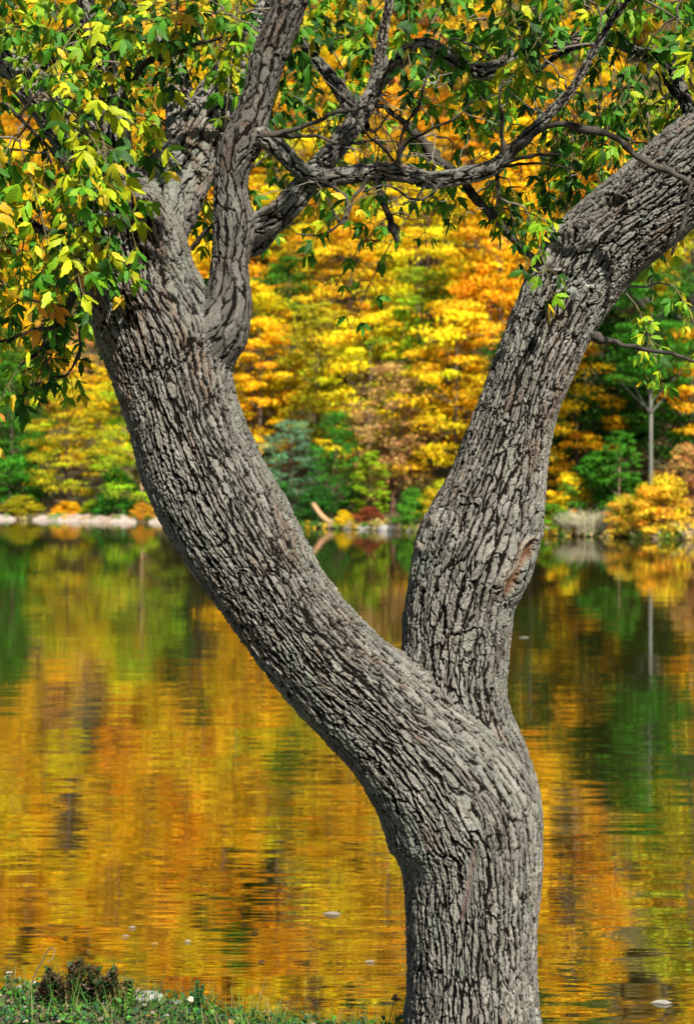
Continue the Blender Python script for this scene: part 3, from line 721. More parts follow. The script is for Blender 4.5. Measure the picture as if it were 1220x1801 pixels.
for v in range(4):
    sel = np.array([i for i in range(len(leaves)) if LV[i] == v and i not in single])
    bv, bf, bc = LEAVES[v]
    Rm = np.stack([LS[sel], LD[sel], LN[sel]], -1) * LL[sel][:, None, None]
    V = np.einsum('nij,kj->nki', Rm, bv) + LP[sel][:, None] - TREE_BASE
    F = (bf[None] + (np.arange(len(sel)) * len(bv))[:, None, None]).reshape(-1, 3)
    rest_uv.append(np.tile(bv, (len(sel), 1)))
    rest.add(V.reshape(-1, 3), F, (LC[sel][:, None] * bc[None]).reshape(-1, 3))
rest_me = rest.mesh('foliage'); set_luv(rest_me, np.vstack(rest_uv))
obj('foliage', rest_me, LEAF, tree, kind='stuff')

# ------------------------------------------------------------------ the far wood
def blades(n, cen, rad, size, up=0.6, seed=0, shell=0.35):
    """n leaf blades in an ellipsoid clump"""
    r = np.random.default_rng(seed)
    d = r.normal(size=(n, 3)); d /= np.linalg.norm(d, axis=1)[:, None]
    d[:, 2] = np.where(r.random(n) < 0.6, np.abs(d[:, 2]), d[:, 2])
    k = shell + (1.22 - shell) * r.random(n) ** 0.8
    p = cen + d * k[:, None] * rad
    nr = d * np.array([1, 1, 0.6]) + np.array([0, 0, up]) + 0.55 * r.normal(size=(n, 3)); nr /= np.linalg.norm(nr, axis=1)[:, None]
    a = np.cross(nr, r.normal(size=(n, 3))); a /= np.linalg.norm(a, axis=1)[:, None] + 1e-9
    b_ = np.cross(nr, a); s = size * (0.6 + 0.8 * r.random(n))[:, None]
    V = np.stack([p - a * s, p - b_ * s * 0.5 - nr * s * 0.12, p + a * s * 1.1, p + b_ * s * 0.5 - nr * s * 0.12], 1).reshape(-1, 3)
    return V, np.arange(4 * n).reshape(n, 4)
def make_crown(seed, H, RX, base, n_clump, per, flat, leaf, shape='oval', hue=0.25):
    r = np.random.default_rng(seed); pile = Pile(); cl = []
    for k in range(n_clump):
        t = base + (1 - base) * (k + r.random()) / n_clump
        u = (t - base) / (1 - base)
        if shape == 'oval': env = math.sqrt(max(0.02, 1 - (2 * u - 0.85) ** 2 / 1.35)) 
        elif shape == 'cone': env = 1.05 - 0.9 * u
        else: env = math.sqrt(max(0.03, 1 - u ** 2))
        a = r.random() * 6.283; q = RX * env * math.sqrt(0.15 + 0.85 * r.random()) * 0.86
        cen = np.array([q * math.cos(a), q * math.sin(a), t * H])
        size = RX * r.uniform(0.13, 0.38) * (0.65 + 0.35 * env)
        rad = np.array([size, size, size * flat * r.uniform(0.7, 1.3)])
        V, F = blades(per, cen, rad, leaf, seed=seed * 1000 + k)
        c0 = np.array([1, 1, 1]) * r.uniform(0.62, 1.20) * np.array([1 + hue * 0.2 * r.normal(), 1 + hue * 0.5 * r.normal(), 1.0])
        cc = np.clip(np.repeat(c0[None] * (0.75 + 0.5 * r.random((per, 1))) * (1 + 0.12 * r.normal(size=(per, 3))), 4, 0), 0.15, 2)
        pile.add(V, F, cc); cl.append((cen, size))
    return pile.mesh('crown', False), cl
def make_trunk(seed, H, r0, clumps, base, top=0.95, crook=0.03):
    r = np.random.default_rng(seed); pile = Pile()
    n = 14; z = np.linspace(-0.02, top, n) * H
    off = np.cumsum(r.normal(size=(n, 2)) * crook * H / n, 0); off -= off[0]
    cen = np.column_stack([off, z]); rad = r0 * (1 - 0.86 * np.linspace(0, 1, n)) + r0 * 0.35 * np.exp(-np.linspace(0, 1, n) * 30)
    V, F = tube_simple(cen, rad, 9); pile.add(V, F, np.repeat((0.8 + 0.4 * r.random(len(V)))[:, None], 3, 1))
    for cen_c, s in clumps[::2]:
        zt = max(0.12 * H, cen_c[2] - 0.5 * np.hypot(cen_c[0], cen_c[1]) - 0.05 * H)
        k = np.interp(zt, z, np.arange(n)); i = int(k)
        a = cen[min(i, n - 1)].copy(); a[2] = zt
        mid = (a + cen_c) / 2 + np.array([0, 0, -0.1 * s]); t = np.linspace(0, 1, 6)[:, None]
        pts = (1 - t) ** 2 * a + 2 * t * (1 - t) * mid + t ** 2 * cen_c
        rr = float(np.interp(zt, z, rad)) * 0.45
        V, F = tube_simple(pts, np.linspace(rr, rr * 0.25, 6), 5); pile.add(V, F, np.full((len(V), 3), 0.9))
    return pile.mesh('trunk')
KIND = {}
def kind(name, seed, H, RX, base, n_clump, per, flat, leaf, r0, shape='oval', hue=0.25, crook=0.03):
    me, cl = make_crown(seed, H, RX, base, n_clump, per, flat, leaf, shape, hue); me.materials.append(FOLIAGE)
    tr = make_trunk(seed + 500, H, r0, cl, base, 0.93 if shape != 'bush' else 0.6, crook); tr.materials.append(FARBARK)
    KIND.setdefault(name, []).append((me, tr, H))
for k in range(4): kind('broad', 11 + k, 14.0, 4.3, 0.16, 84, 130, 0.42, 0.135, 0.20)
for k in range(3): kind('layer', 31 + k, 13.0, 4.8, 0.12, 72, 150, 0.30, 0.135, 0.20)
for k in range(2): kind('tall', 51 + k, 21.0, 4.2, 0.46, 85, 110, 0.32, 0.16, 0.22, crook=0.012)
for k in range(3): kind('bush', 71 + k, 3.0, 1.9, 0.05, 60, 110, 0.55, 0.085, 0.05, 'bush')
for k in range(2): kind('feather', 91 + k, 8.0, 2.6, 0.10, 90, 80, 0.45, 0.09, 0.14, hue=0.15)
for k in range(2): kind('sapling', 97 + k, 5.0, 1.5, 0.08, 60, 80, 0.35, 0.10, 0.06)
GREEN = (0.045, 0.18, 0.010); DKGREEN = (0.022, 0.09, 0.010); LIME = (0.24, 0.36, 0.010); YELLOW = (0.84, 0.58, 0.012); GOLD = (0.84, 0.46, 0.008); ORANGE = (0.84, 0.39, 0.010)
RUST = (0.50, 0.27, 0.07); BROWN = (0.45, 0.27, 0.08); BLUE = (0.12, 0.24, 0.12); RED = (0.26, 0.06, 0.025); OLIVE = (0.42, 0.38, 0.012)
def plant_tree(name, kd, pos, scale, colr, label, cat, bark=(0.12, 0.085, 0.06), group=None, var=None, rot=None, wide=1.0):
    me, tr, H = KIND[kd][var if var is not None else random.randrange(len(KIND[kd]))]
    root = obj(name, None, label=label, cat=cat, group=group, loc=pos)
    root.rotation_euler = (0, 0, rot if rot is not None else random.uniform(0, 6.28)); root.scale = (scale * wide, scale * wide, scale)
    c = obj('crown', me, None, root); c.color = (*colr, 1)
    t = obj('trunk' if kd != 'bush' else 'stem', tr, None, root); t.color = (*bark, 1)
    return root
def jit(c, k=0.15):
    f = rng.uniform(1 - k, 1 + k); return tuple(float(np.clip(v * f * (1 + 0.05 * rng.normal()), 0.004, 0.82)) for v in c)
PALE = (0.17, 0.17, 0.145); TAN = (0.40, 0.25, 0.14)
SHORE = [  # name, kind, px, metres behind waterline, scale, colour, label, bark, width
 ('shore_tree', 'broad', 20, 12, 0.85, GREEN, 'green tree with a few yellow sprays at the left edge of the far shore', None, 1.1),
 ('shore_tree', 'layer', 118, 9, 0.80, OLIVE, 'olive-yellow tree with a dark trunk above the pale sand, left of the leaning limb', (0.10, 0.06, 0.04), 1.0),
 ('shore_tree', 'layer', 250, 6, 0.85, LIME, 'yellow-green tree with a tan trunk just left of the leaning limb', TAN, 0.9),
 ('shrub', 'bush', 35, 7, 1.5, GREEN, 'large green shrub at the left edge of the far shore', None, 1.0),
 ('shrub', 'bush', 208, 5, 1.15, (0.04, 0.20, 0.015), 'bright green round shrub above the sand, beside the leaning limb', None, 1.0),
 ('shrub', 'bush', 250, 3.0, 0.40, (0.60, 0.30, 0.02), 'low orange shrub at the right end of the pale sand', None, 1.5),
 ('shrub', 'bush', 40, 5, 0.50, OLIVE, 'low olive shrub at the back of the sand, at the left edge', None, 2.0),
 ('shrub', 'bush', 120, 5, 0.42, GOLD, 'low golden shrub behind the middle of the pale sand', None, 2.0),
 ('shrub', 'bush', 165, 5, 0.46, LIME, 'low lime-coloured shrub between the golden shrub and the bright green one', None, 1.5),
 ('shore_tree', 'feather', 512, 5, 0.80, BLUE, 'blue-green willow-like tree at the water beside the left limb', None, 1.15),
 ('shore_tree', 'feather', 590, 6, 0.85, (0.04, 0.19, 0.012), 'vivid green tree right of the blue-green one', None, 0.9),
 ('shrub', 'bush', 480, 2.4, 0.9, DKGREEN, 'dark green shrub under the blue-green tree', None, 1.0),
 ('shrub', 'bush', 560, 2.4, 0.75, DKGREEN, 'dark green shrub behind the leaning dead trunk', None, 1.0),
 ('sapling', 'sapling', 652, 5, 0.85, LIME, 'yellow-green sapling behind the pale boulder', None, 1.0),
 ('shore_tree', 'feather', 690, 10, 1.15, BROWN, 'feathery tan-brown tree between the two limbs', (0.16, 0.09, 0.06), 1.0),
 ('shrub', 'bush', 726, 1.4, 0.68, (0.07, 0.24, 0.015), 'low round fresh green shrub at the waterline right of the pale boulder', None, 1.0),
 ('shore_tree', 'layer', 800, 13, 0.95, YELLOW, 'yellow tree with layered boughs beside the right limb', None, 0.9),
 ('shore_tree', 'layer', 745, 22, 1.0, LIME, 'yellow-green layered tree behind the feathery brown one', None, 0.9),
 ('shrub', 'bush', 648, 2.0, 0.36, RED, 'low dark red shrub behind the stones at the waterline', None, 1.6),
 ('shrub', 'bush', 604, 1.3, 0.30, YELLOW, 'tiny yellow shrub beside the foot of the leaning dead trunk', None, 1.3),
 ('shrub', 'bush', 775, 2, 0.8, OLIVE, 'olive shrub beside the right limb at the waterline', None, 1.0),
 ('tall_tree', 'tall', 1143, 9, 0.66, GREEN, 'tall tree with a straight pale grey trunk at the right of the far shore', PALE, 0.9),
 ('tall_tree', 'tall', 878, 20, 1.0, GOLD, 'tall tree whose pale trunk shows just left of the right limb', (0.25, 0.20, 0.17), 0.9),
 ('tall_tree', 'tall', 1214, 14, 1.05, OLIVE, 'tall tree with a pale trunk at the right edge of the photo', PALE, 0.9),
 ('shrub', 'bush', 1165, 1.7, 0.86, (0.70, 0.46, 0.02), 'big golden-yellow shrub overhanging the water at the right edge', None, 1.2),
 ('shrub', 'bush', 1098, 1.2, 0.58, (0.62, 0.42, 0.03), 'small golden shrub at the waterline left of the big golden one', None, 1.0),
 ('shrub', 'bush', 1215, 5, 1.25, RUST, 'rust-brown shrub behind the big golden one', None, 1.0),
 ('shrub', 'bush', 972, 1.2, 0.45, (0.12, 0.28, 0.012), 'low bright green shrub at the waterline right of the right limb', None, 1.4),
 ('shrub', 'bush', 1000, 4.5, 0.85, YELLOW, 'yellow shrub above the dry grass right of the right limb', None, 1.0),
 ('shrub', 'bush', 1058, 6, 1.2, GREEN, 'green shrub between the yellow shrub and the tall pale trunk', None, 1.0),
 ('shrub', 'bush', 1120, 5.0, 0.7, (0.07, 0.20, 0.012), 'green shrub at the foot of the tall pale trunk', None, 1.0),
 ('shore_tree', 'layer', 1015, 13, 0.70, GOLD, 'small orange-gold layered tree right of the right limb', None, 0.9),
 ('shore_tree', 'broad', 1085, 18, 0.90, DKGREEN, 'dark green tree behind the tall pale trunk', None, 1.0),
 ('shore_tree', 'sapling', 1087, 4.6, 0.95, GREEN, 'slim green tree with a tan trunk between the dry grass and golden shrub', (0.42, 0.28, 0.19), 0.9),
 ('shore_tree', 'broad', 1035, 15, 0.72, (0.03, 0.11, 0.010), 'dark green tree between the right limb and the tall pale trunk', None, 1.0),
 ('shore_tree', 'broad', 1190, 15, 0.80, (0.04, 0.14, 0.010), 'deep green tree behind the golden shrub at the right edge', None, 1.0),
 ('shore_tree', 'broad', 930, 11, 0.75, DKGREEN, 'dark green tree half hidden by the right limb', None, 1.0),
 ('shore_tree', 'broad', 350, 16, 0.9, DKGREEN, 'dark green tree hidden mostly behind the leaning limb', None, 1.0),
 ('shore_tree', 'layer', 455, 16, 0.95, GOLD, 'golden tree rising behind the blue-green one', None, 1.0),
 ('shore_tree', 'broad', 560, 18, 0.9, OLIVE, 'olive tree rising behind the vivid green one', None, 1.0),
 ('shore_tree', 'broad', -90, 10, 0.9, LIME, 'lime tree just past the left edge of the photo', None, 1.0),
 ('shore_tree', 'layer', 1320, 12, 0.9, GOLD, 'golden tree just past the right edge of the photo', None, 1.0),
]
for name, kd, px, d, sc, colr, lab, bk, wide in SHORE:
    q = shore_pos(px, d); q[2] -= 0.05
    plant_tree(name, kd, q, sc, colr, lab, 'shrub' if kd == 'bush' else 'tree', bk or (0.11, 0.08, 0.055), wide=wide, group='shrubs along the far shore' if kd == 'bush' else 'trees along the far shore')
HNAME = {'gold': 'golden', 'orange': 'orange', 'yellow': 'bright yellow', 'green': 'still-green', 'rust': 'rust-brown'}
HKIND = {'broad': 'broad', 'layer': 'layered', 'tall': 'slender'}
def hill_label(key, kd, pos):
    px = CX + pos[0] / pos[1] * FPX; py = HORIZON - (pos[2] + 7 - CAM[2]) / pos[1] * FPX
    lv = 'low' if py > 620 else 'halfway up' if py > 380 else 'high'
    side = ('past the left edge' if px < -40 else 'at the left edge' if px < 110 else 'behind the left limb' if px < 430 else 'right beside the left limb' if px < 560 else 'midway between the limbs' if px < 720
            else 'left beside the right limb' if px < 860 else 'behind the right limb' if px < 1010 else 'right of the right limb' if px < 1130 else 'at the right edge' if px < 1260 else 'past the right edge')
    return f'{HKIND[kd]} {HNAME[key]} tree {lv} on the far hillside, {side}'
HCOL = {'gold': GOLD, 'orange': ORANGE, 'yellow': YELLOW, 'green': (0.055, 0.16, 0.010), 'rust': RUST}
row = 0; d = 19.0
while d < 150:
    half = 46 + 0.32 * d
    x = -half - 20 + random.uniform(0, 5)
    while x < half:
        xx = x + random.uniform(-1.6, 1.6); yy = shore_y(xx) + d + random.uniform(-2.5, 2.5)
        if abs(xx / yy) < 0.34:
            up = min(1, d / 70)
            px_ = CX + xx / yy * FPX; zz = float(hill_z(np.array([xx]), np.array([yy]))[0]); py_ = HORIZON - (zz + 7 - CAM[2]) / yy * FPX
            if py_ > 690: w = [0.12, 0.02, 0.20, 0.60, 0.06]
            elif px_ > 960 and py_ > 470: w = [0.22, 0.06, 0.10, 0.60, 0.02]
            elif py_ < 130: w = [0.38, 0.03, 0.45, 0.12, 0.02]
            elif px_ < 960 and py_ < 480: w = [0.47, 0.26, 0.18, 0.07, 0.02]
            else: w = [0.40, 0.16, 0.34, 0.06, 0.04]
            key = ['gold', 'orange', 'yellow', 'green', 'rust'][rng.choice(5, p=np.array(w) / sum(w))]
            kd = random.choice(('broad', 'layer', 'layer', 'broad', 'tall'))
            z = float(hill_z(np.array([xx]), np.array([yy]))[0])
            plant_tree('hillside_tree', kd, (xx, yy, z - 0.1), random.uniform(0.8, 1.1) * (0.72 if kd == 'tall' else 1), jit(HCOL[key]), hill_label(key, kd, (xx, yy, z)), 'tree', group='autumn trees massed on the hillside')
        x += random.uniform(5.4, 7.8)
    d += 7.5 + 0.03 * d; row += 1

# ------------------------------------------------------------------ on the far waterline
def rock_mesh(seed, sx_, sy_, sz_):
    n, m = 10, 14; th = np.linspace(0.0, math.pi, n); ph = np.linspace(0, 2 * math.pi, m, endpoint=False)
    V = np.stack([np.sin(th)[:, None] * np.cos(ph)[None], np.sin(th)[:, None] * np.sin(ph)[None], np.cos(th)[:, None] + 0 * ph[None]], -1).reshape(-1, 3)
    V *= (0.75 + 0.5 * fbm(V * 1.3 + seed * 7, 3, seed))[:, None]
    return make_mesh('rock', V * np.array([sx_, sy_, sz_]), grid_faces(n, m)[:, ::-1])
for px, d_, a, b_, lab in ((683, 0.5, 0.62, 0.24, 'largest pale boulder at the far waterline between the two limbs'), (640, 0.6, 0.36, 0.18, 'pale stone left of the largest boulder'),
                           (612, 0.7, 0.28, 0.15, 'small pale stone near the foot of the leaning dead trunk'), (660, 0.9, 0.24, 0.16, 'brownish stone just left of the largest boulder'), (722, 0.5, 0.30, 0.12, 'flat stone below the fresh green shrub')):
    q = shore_pos(px, d_); q[2] = WATER_Z + b_ * 0.4
    obj('boulder', rock_mesh(int(px), a, a * 0.7, b_), STONE, label=lab, cat='rock', group='stones on the far waterline', loc=q)
b0 = shore_pos(584, 1.4); a0 = b0 + np.array([0, 0, -0.1]); tp = np.array([b0[0] - 1.15, b0[1] + 0.3, b0[2] + 1.25])
pts = np.array([lerp(a0, tp, k / 8) + np.array([0, 0, 0.05 * math.sin(k)]) for k in range(9)]); V, F = tube_simple(pts - b0, np.linspace(0.17, 0.12, 9), 10)
o = obj('dead_trunk', make_mesh('dead_trunk', V, F, True, np.full((len(V), 3), 1.0) * (0.8 + 0.4 * fbm(V * 6, 3, 3))[:, None]), FARBARK, label='short leaning dead tan trunk at the far waterline between the limbs', cat='dead tree', loc=b0)
o.color = (0.42, 0.24, 0.13, 1)
# dry grass hanging over the water
def grass_mesh(seed, n, spread, h, droop, w, pal):
    r = np.random.default_rng(seed); pile = Pile()
    for k in range(n):
        a = r.random() * 6.283; q = spread * math.sqrt(r.random()); b_ = np.array([q * math.cos(a), q * math.sin(a), 0])
        dr = np.array([math.cos(a), math.sin(a), 0]) * r.uniform(0.3, 1) * droop + r.normal(size=3) * 0.1 * droop; hh = h * r.uniform(0.6, 1.2)
        t = np.linspace(0, 1, 4)
        c = b_ + np.outer(t ** 2, dr) + np.outer(t * (1 - 0.35 * t), [0, 0, hh]); sd = norm(np.cross(dr + np.array([0, 0, 0.5]), r.normal(size=3))) * w
        V = np.concatenate([c - sd * (1 - 0.9 * t)[:, None], c + sd * (1 - 0.9 * t)[:, None]])
        F = np.array([[i, i + 1, i + 5, i + 4] for i in range(3)])
        pile.add(V, F, np.array(pal[r.integers(len(pal))]) * r.uniform(0.7, 1.2))
    return pile.mesh('grass_tuft', True)
DRY = [(0.55, 0.50, 0.36), (0.42, 0.36, 0.24), (0.35, 0.38, 0.16), (0.62, 0.56, 0.44)]
for px, d_, s_, lab in ((1008, 1.2, 1.0, 'pale dry grass clump hanging over the water right of the right limb'), (1038, 1.0, 1.2, 'widest pale dry grass clump on the far waterline'), (1064, 1.4, 0.9, 'greyish dry grass clump next to the small golden shrub'), (1200, 1.2, 0.6, 'short dry grass tuft under the big golden shrub')):
    obj('grass_tuft', grass_mesh(int(px), 420, 0.55 * s_, 1.3 * s_, 0.8 * s_, 0.018, DRY), FOLIAGE, label=lab, cat='grass', group='dry grass on the far shore', loc=shore_pos(px, d_))

sp_ = Pile(); r_ = np.random.default_rng(77)
SHC = [(0.12, 0.26, 0.02), (0.30, 0.30, 0.03), (0.45, 0.36, 0.12), (0.06, 0.16, 0.02), (0.55, 0.36, 0.02), (0.40, 0.30, 0.18)]
for px in np.arange(-180, 1420, 3.0):
    if px < 430 and r_.random() < 0.75: continue
    q = shore_pos(px + r_.uniform(-2, 2), r_.uniform(-0.15, 1.8)); colr = np.array(SHC[int((fbm(np.array([[px * 0.03, 0, 0]]), 2, 7)[0] * 9 + r_.random() * 1.5)) % 6])
    V, F = blades(26, q + np.array([0, 0, 0.16]), np.array([0.30, 0.30, 0.26]), 0.085, seed=int(px) + 500)
    sp_.add(V, F, np.repeat(colr[None] * r_.uniform(0.6, 1.3, (26, 1)), 4, 0))
obj('shore_herbs', sp_.mesh('shore_herbs', False), FOLIAGE, kind='stuff', label='low mixed herbs and grass along the far waterline', cat='ground cover')

# ------------------------------------------------------------------ on the near bank
def ground_at(px, py):
    z = 0.0
    for _ in range(12):
        q = on_plane(px, py, z); z = float(ground_z(q[:1], q[1:2])[0])
    return np.array([q[0], q[1], z])
def scatter_leaves(name, n, pal, size, seed, lift, region=(-2.6, 0.6, 3.2, 5.1), tilt=0.5):
    r = np.random.default_rng(seed); x = r.uniform(region[0], region[1], n * 2); y = r.uniform(region[2], region[3], n * 2)
    ok = y < bank_edge(x) + 0.08; x, y = x[ok][:n], y[ok][:n]; n = len(x)
    cl = fbm(np.stack([x * 5, y * 5, 0 * x], -1), 3, seed); keep = r.random(n) < sstep(0.30, 0.55, cl); x, y = x[keep], y[keep]; n = len(x)
    z = ground_z(x, y) + lift * r.random(n)
    nr = np.array([0, -0.25, 1.0]) + tilt * r.normal(size=(n, 3)); nr /= np.linalg.norm(nr, axis=1)[:, None]
    d_ = np.cross(nr, r.normal(size=(n, 3))); d_ /= np.linalg.norm(d_, axis=1)[:, None]; s_ = np.cross(d_, nr)
    L = size * r.uniform(0.6, 1.4, n)
    shp = np.array([[0, 0, 0], [0.32, 0.35, 0.08], [0.26, 0.7, 0.05], [0, 1, -0.1], [-0.26, 0.7, 0.05], [-0.32, 0.35, 0.08], [0, 0.5, -0.02]])
    F0 = np.array([[0, 1, 6], [1, 2, 6], [2, 3, 6], [3, 4, 6], [4, 5, 6], [5, 0, 6]])
    V = np.einsum('nij,kj->nki', np.stack([s_, d_, nr], -1) * L[:, None, None], shp) + np.stack([x, y, z], -1)[:, None]
    col = np.array(pal)[r.integers(len(pal), size=n)] * r.uniform(0.6, 1.3, (n, 1))
    return make_mesh(name, V.reshape(-1, 3), (F0[None] + (np.arange(n) * 7)[:, None, None]).reshape(-1, 3), True, np.repeat(col, 7, 0))
obj('ground_cover', scatter_leaves('ground_cover', 24000, [(0.015, 0.07, 0.015), (0.03, 0.13, 0.02), (0.05, 0.20, 0.02), (0.01, 0.04, 0.012), (0.10, 0.20, 0.02), (0.04, 0.11, 0.06)], 0.017, 5, 0.035), HERB, kind='stuff', label='low green creeping plants covering the near bank', cat='ground cover')
obj('leaf_litter', scatter_leaves('leaf_litter', 1700, [(0.30, 0.20, 0.14), (0.42, 0.30, 0.24), (0.20, 0.11, 0.07), (0.50, 0.42, 0.36), (0.35, 0.20, 0.07)], 0.024, 9, 0.045, tilt=0.35), HERB, kind='stuff', label='brown and grey fallen leaves scattered over the near bank', cat='leaf litter')
GRS = [(0.05, 0.16, 0.02), (0.10, 0.22, 0.03), (0.25, 0.22, 0.08), (0.03, 0.09, 0.02)]
gp = Pile()
for k in range(520):
    x = random.uniform(-2.2, 0.5); y = bank_edge(x) - abs(random.gauss(0, 0.22)); q = np.array([x, y, float(ground_z(np.array([x]), np.array([y]))[0])])
    for j in range(5):
        dr = rng.normal(size=3) * 0.03; h = random.uniform(0.03, 0.10); t = np.linspace(0, 1, 4)
        c = q + rng.normal(size=3) * np.array([.02, .02, 0]) + np.outer(t ** 2, dr) + np.outer(t, [0, 0, h]); sd = norm(rng.normal(size=3) * np.array([1, 1, 0])) * 0.0018
        gp.add(np.concatenate([c - sd * (1.05 - t)[:, None], c + sd * (1.05 - t)[:, None]]), np.array([[i, i + 1, i + 5, i + 4] for i in range(3)]), np.array(GRS[random.randrange(4)]))
obj('grass', gp.mesh('grass'), HERB, kind='stuff', label='short thin grass along the edge of the near bank', cat='grass')

SMALL = np.array([[0, 0, 0], [0.22, 0.3, 0.05], [0.17, 0.68, 0.05], [0, 1, -0.12], [-0.17, 0.68, 0.05], [-0.22, 0.3, 0.05], [0, 0.5, -0.02]])
SMALL_F = np.array([[0, 1, 6], [1, 2, 6], [2, 3, 6], [3, 4, 6], [4, 5, 6], [5, 0, 6]])
def small_leaf(pile, p, d_, L, col):
    d_ = norm(d_); nr = norm(np.array([0, -0.4, 1.0]) + 0.4 * rand_unit()); nr = norm(nr - d_ * (nr @ d_)); s_ = np.cross(d_, nr)
    pile.add(p + SMALL @ (np.stack([s_, d_, nr]) * L), SMALL_F, np.asarray(col) * random.uniform(0.7, 1.3))
def herb(name, px, py, h_px, spread_px, n_stem, label, cat, group=None, colr=((0.050, 0.032, 0.014), (0.022, 0.060, 0.014)), leaf=0.036, flowers=0, whorl=True, lean=0.25):
    q = ground_at(px, py); k_ = q[1] / FPX; H = h_px * k_; S = spread_px * k_
    root = obj(name, None, label=label, cat=cat, group=group, loc=q)
    fol = Pile()
    for s in range(n_stem):
        b_ = np.array([random.uniform(-S, S) * 0.8, random.uniform(-.04, .04), 0.0]); e = b_ + np.array([random.uniform(-lean, lean) * H, random.uniform(-lean, lean) * H, H * random.uniform(0.55, 1.05)])
        b_[2] = float(ground_z(q[:1] + b_[0], q[1:2] + b_[1])[0]) - q[2] - 0.01; e[2] += b_[2]
        t = np.linspace(0, 1, 6)[:, None]; pts = b_ + (e - b_) * t + np.array([0.06 * H * math.sin(s), 0, 0]) * t * (1 - t) * 4
        V, F = tube_simple(pts, np.linspace(0.0022, 0.0010, 6), 5)
        obj('stem', make_mesh('stem', V, F, True, np.full((len(V), 3), 1.0) * np.array(colr[1])), HERB, root)
        ax = norm(e - b_)
        for j in range(9 if whorl else 6):
            u = 0.25 + 0.75 * j / (8 if whorl else 5); p = pts[0] + (pts[-1] - pts[0]) * u
            for a in range(4 if whorl else 2):
                an = a * math.pi / 2 + j * 0.8; dd = np.array([math.cos(an), math.sin(an), 0.35 + 0.9 * u * (1 if whorl else 0.4)])
                small_leaf(fol, p, dd, leaf * (1.15 - 0.45 * u) * random.uniform(0.8, 1.2), colr[0] if random.random() < 0.75 else colr[1])
        if s < flowers:
            flw = Pile()
            for a in range(9):
                an = a * 2 * math.pi / 9; small_leaf(flw, pts[-1], np.array([math.cos(an), math.sin(an), 0.25]), 0.011, (0.60, 0.60, 0.56))
            obj('flower', flw.mesh('flower'), HERB, root)
    obj('leaves', fol.mesh('leaves'), HERB, root, kind='stuff')
    return root
herb('stonecrop_plant', 84, 1758, 52, 18, 5, 'small reddish plant at the left end of the dark red row on the bank', 'plant', 'dark red plants on the near bank')
herb('stonecrop_plant', 124, 1762, 66, 22, 7, 'tall dark red plant in the middle of the row on the near bank', 'plant', 'dark red plants on the near bank')
herb('stonecrop_plant', 172, 1766, 68, 24, 8, 'dark red plant at the right of the row, with the bushiest stems', 'plant', 'dark red plants on the near bank')
herb('stonecrop_plant', 208, 1768, 50, 14, 4, 'thin brownish plant beside the bushiest dark red one', 'plant', 'dark red plants on the near bank', colr=((0.14, 0.08, 0.03), (0.08, 0.08, 0.02)))
herb('weed', 395, 1772, 66, 9, 5, 'weed with small white flower heads on the edge of the near bank', 'plant', colr=((0.03, 0.11, 0.02), (0.05, 0.12, 0.02)), leaf=0.022, flowers=4, whorl=False)
herb('weed', 346, 1768, 44, 5, 3, 'upright dark green weed left of the white-flowered one', 'plant', colr=((0.02, 0.10, 0.025), (0.03, 0.09, 0.02)), leaf=0.020)
herb('weed', 232, 1764, 50, 6, 2, 'thin weed with one lime-green leaf beside the pale stone', 'plant', colr=((0.10, 0.30, 0.02), (0.10, 0.20, 0.03)), leaf=0.020, whorl=False)
herb('weed', 527, 1796, 50, 5, 2, 'bare dark little weed at the right end of the near bank', 'plant', colr=((0.07, 0.05, 0.02), (0.06, 0.05, 0.02)), leaf=0.012, whorl=False)
herb('weed', 20, 1752, 48, 16, 4, 'thin white-flowered weed at the left edge of the near bank', 'plant', colr=((0.05, 0.10, 0.03), (0.12, 0.10, 0.04)), leaf=0.014, flowers=2, whorl=False)
herb('weed', 640, 1812, 60, 5, 2, 'small dark-leaved weed just left of the trunk foot', 'plant', colr=((0.03, 0.08, 0.02), (0.06, 0.06, 0.02)), leaf=0.018, whorl=False)
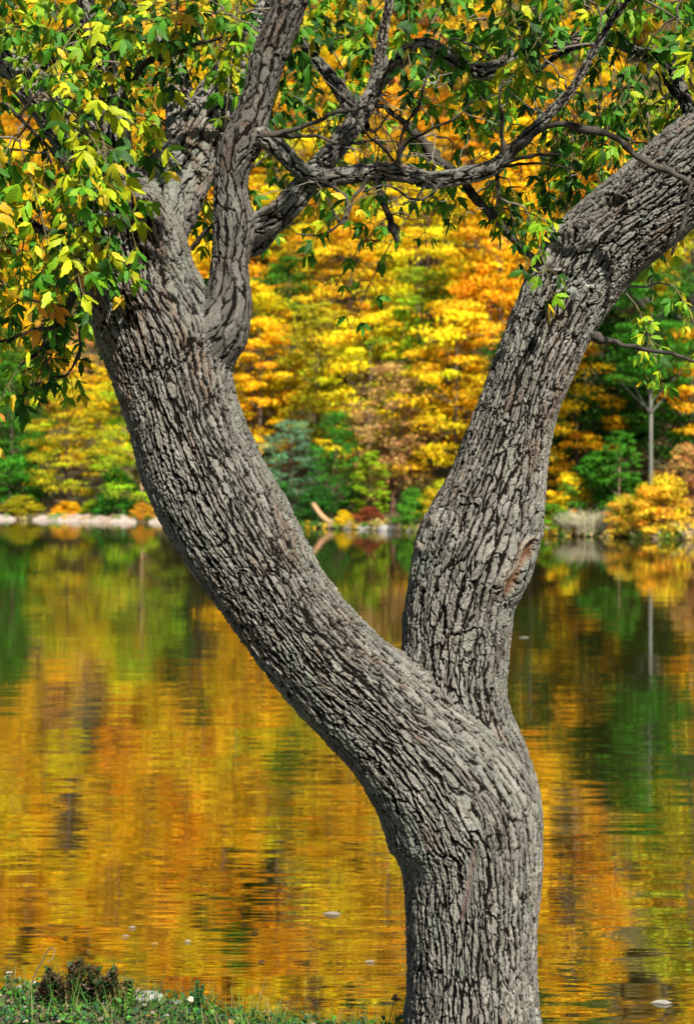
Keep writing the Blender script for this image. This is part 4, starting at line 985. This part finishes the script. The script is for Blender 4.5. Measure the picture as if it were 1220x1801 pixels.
def dry_stem(name, pts_px, r, label, head=False):
    q0 = ground_at(*pts_px[0]); W_ = np.array([q0] + [P(a, b_, q0[1] - 0.01 * k) for k, (a, b_) in enumerate(pts_px[1:])])
    c = catmull(W_, 8); V, F = tube_simple(c - q0, np.linspace(r, r * 0.5, len(c)), 6)
    root = obj(name, None, label=label, cat='dry stem', loc=q0)
    obj('stem', make_mesh('stem', V, F, True, np.tile(np.array([[0.20, 0.14, 0.07]]), (len(V), 1))), HERB, root)
    if head:
        pl = Pile()
        for _ in range(26): small_leaf(pl, c[-1] - q0 + 0.006 * rand_unit(), rand_unit() + np.array([0, 0, .6]), 0.018, (0.28, 0.20, 0.10))
        obj('seed_head', pl.mesh('seed_head'), HERB, root)
dry_stem('dry_stem', [(48, 1752), (62, 1715), (76, 1688), (88, 1668), (96, 1672), (93, 1685), (84, 1692)], 0.004, 'bent dry brown stem with a hooked tip at the left of the near bank')
dry_stem('dry_stem', [(678, 1815), (688, 1780), (694, 1758)], 0.002, 'thin dry stem with a seed head close to the trunk', True)
dry_stem('dry_stem', [(410, 1776), (420, 1740), (438, 1698)], 0.0014, 'thin pale straw leaning right beside the white-flowered weed')
for px, py, a, lab in ((262, 1757, 0.055, 'long pale flat stone on the edge of the near bank'), (308, 1764, 0.022, 'small pale stone right of the long flat one'), (292, 1786, 0.012, 'bluish pebble among the green ground cover'), (545, 1806, 0.02, 'pale pebble at the right end of the near bank')):
    q = ground_at(px, py); q[2] += a * 0.12
    obj('stone', rock_mesh(int(px), a, a * 0.6, a * 0.36), STONE, label=lab, cat='stone', loc=q)
FLOATC = [(0.36, 0.32, 0.26), (0.42, 0.40, 0.34), (0.40, 0.26, 0.07)]
fl_me = make_mesh('floating_leaf', SMALL * np.array([1.2, 1, 0.5]), SMALL_F, True, np.ones((7, 3))); fl_me.materials.append(HERB)
for k, (px, py, s_, lab) in enumerate(((600, 1608, 0.10, 'largest pale leaf floating left of the trunk'), (1182, 1764, 0.09, 'pale leaf floating at the lower right'), (279, 1660, 0.045, None), (228, 1646, 0.04, None), (336, 1656, 0.04, None), (456, 1640, 0.05, None), (466, 1692, 0.04, None), (240, 1630, 0.04, None), (120, 1650, 0.04, None), (660, 1690, 0.05, None), (930, 1122, 0.20, None))):
    q = on_plane(px, py, WATER_Z + 0.006)
    o = obj('floating_leaf', fl_me, None, label=lab or 'tiny pale leaf floating on the lake', cat='leaf', group='leaves floating on the lake', loc=q)
    o.scale = (s_,) * 3; o.rotation_euler = (0, 0, 1.3 + 0.5 * math.sin(k * 3)); o.color = (*FLOATC[k % 3], 1)
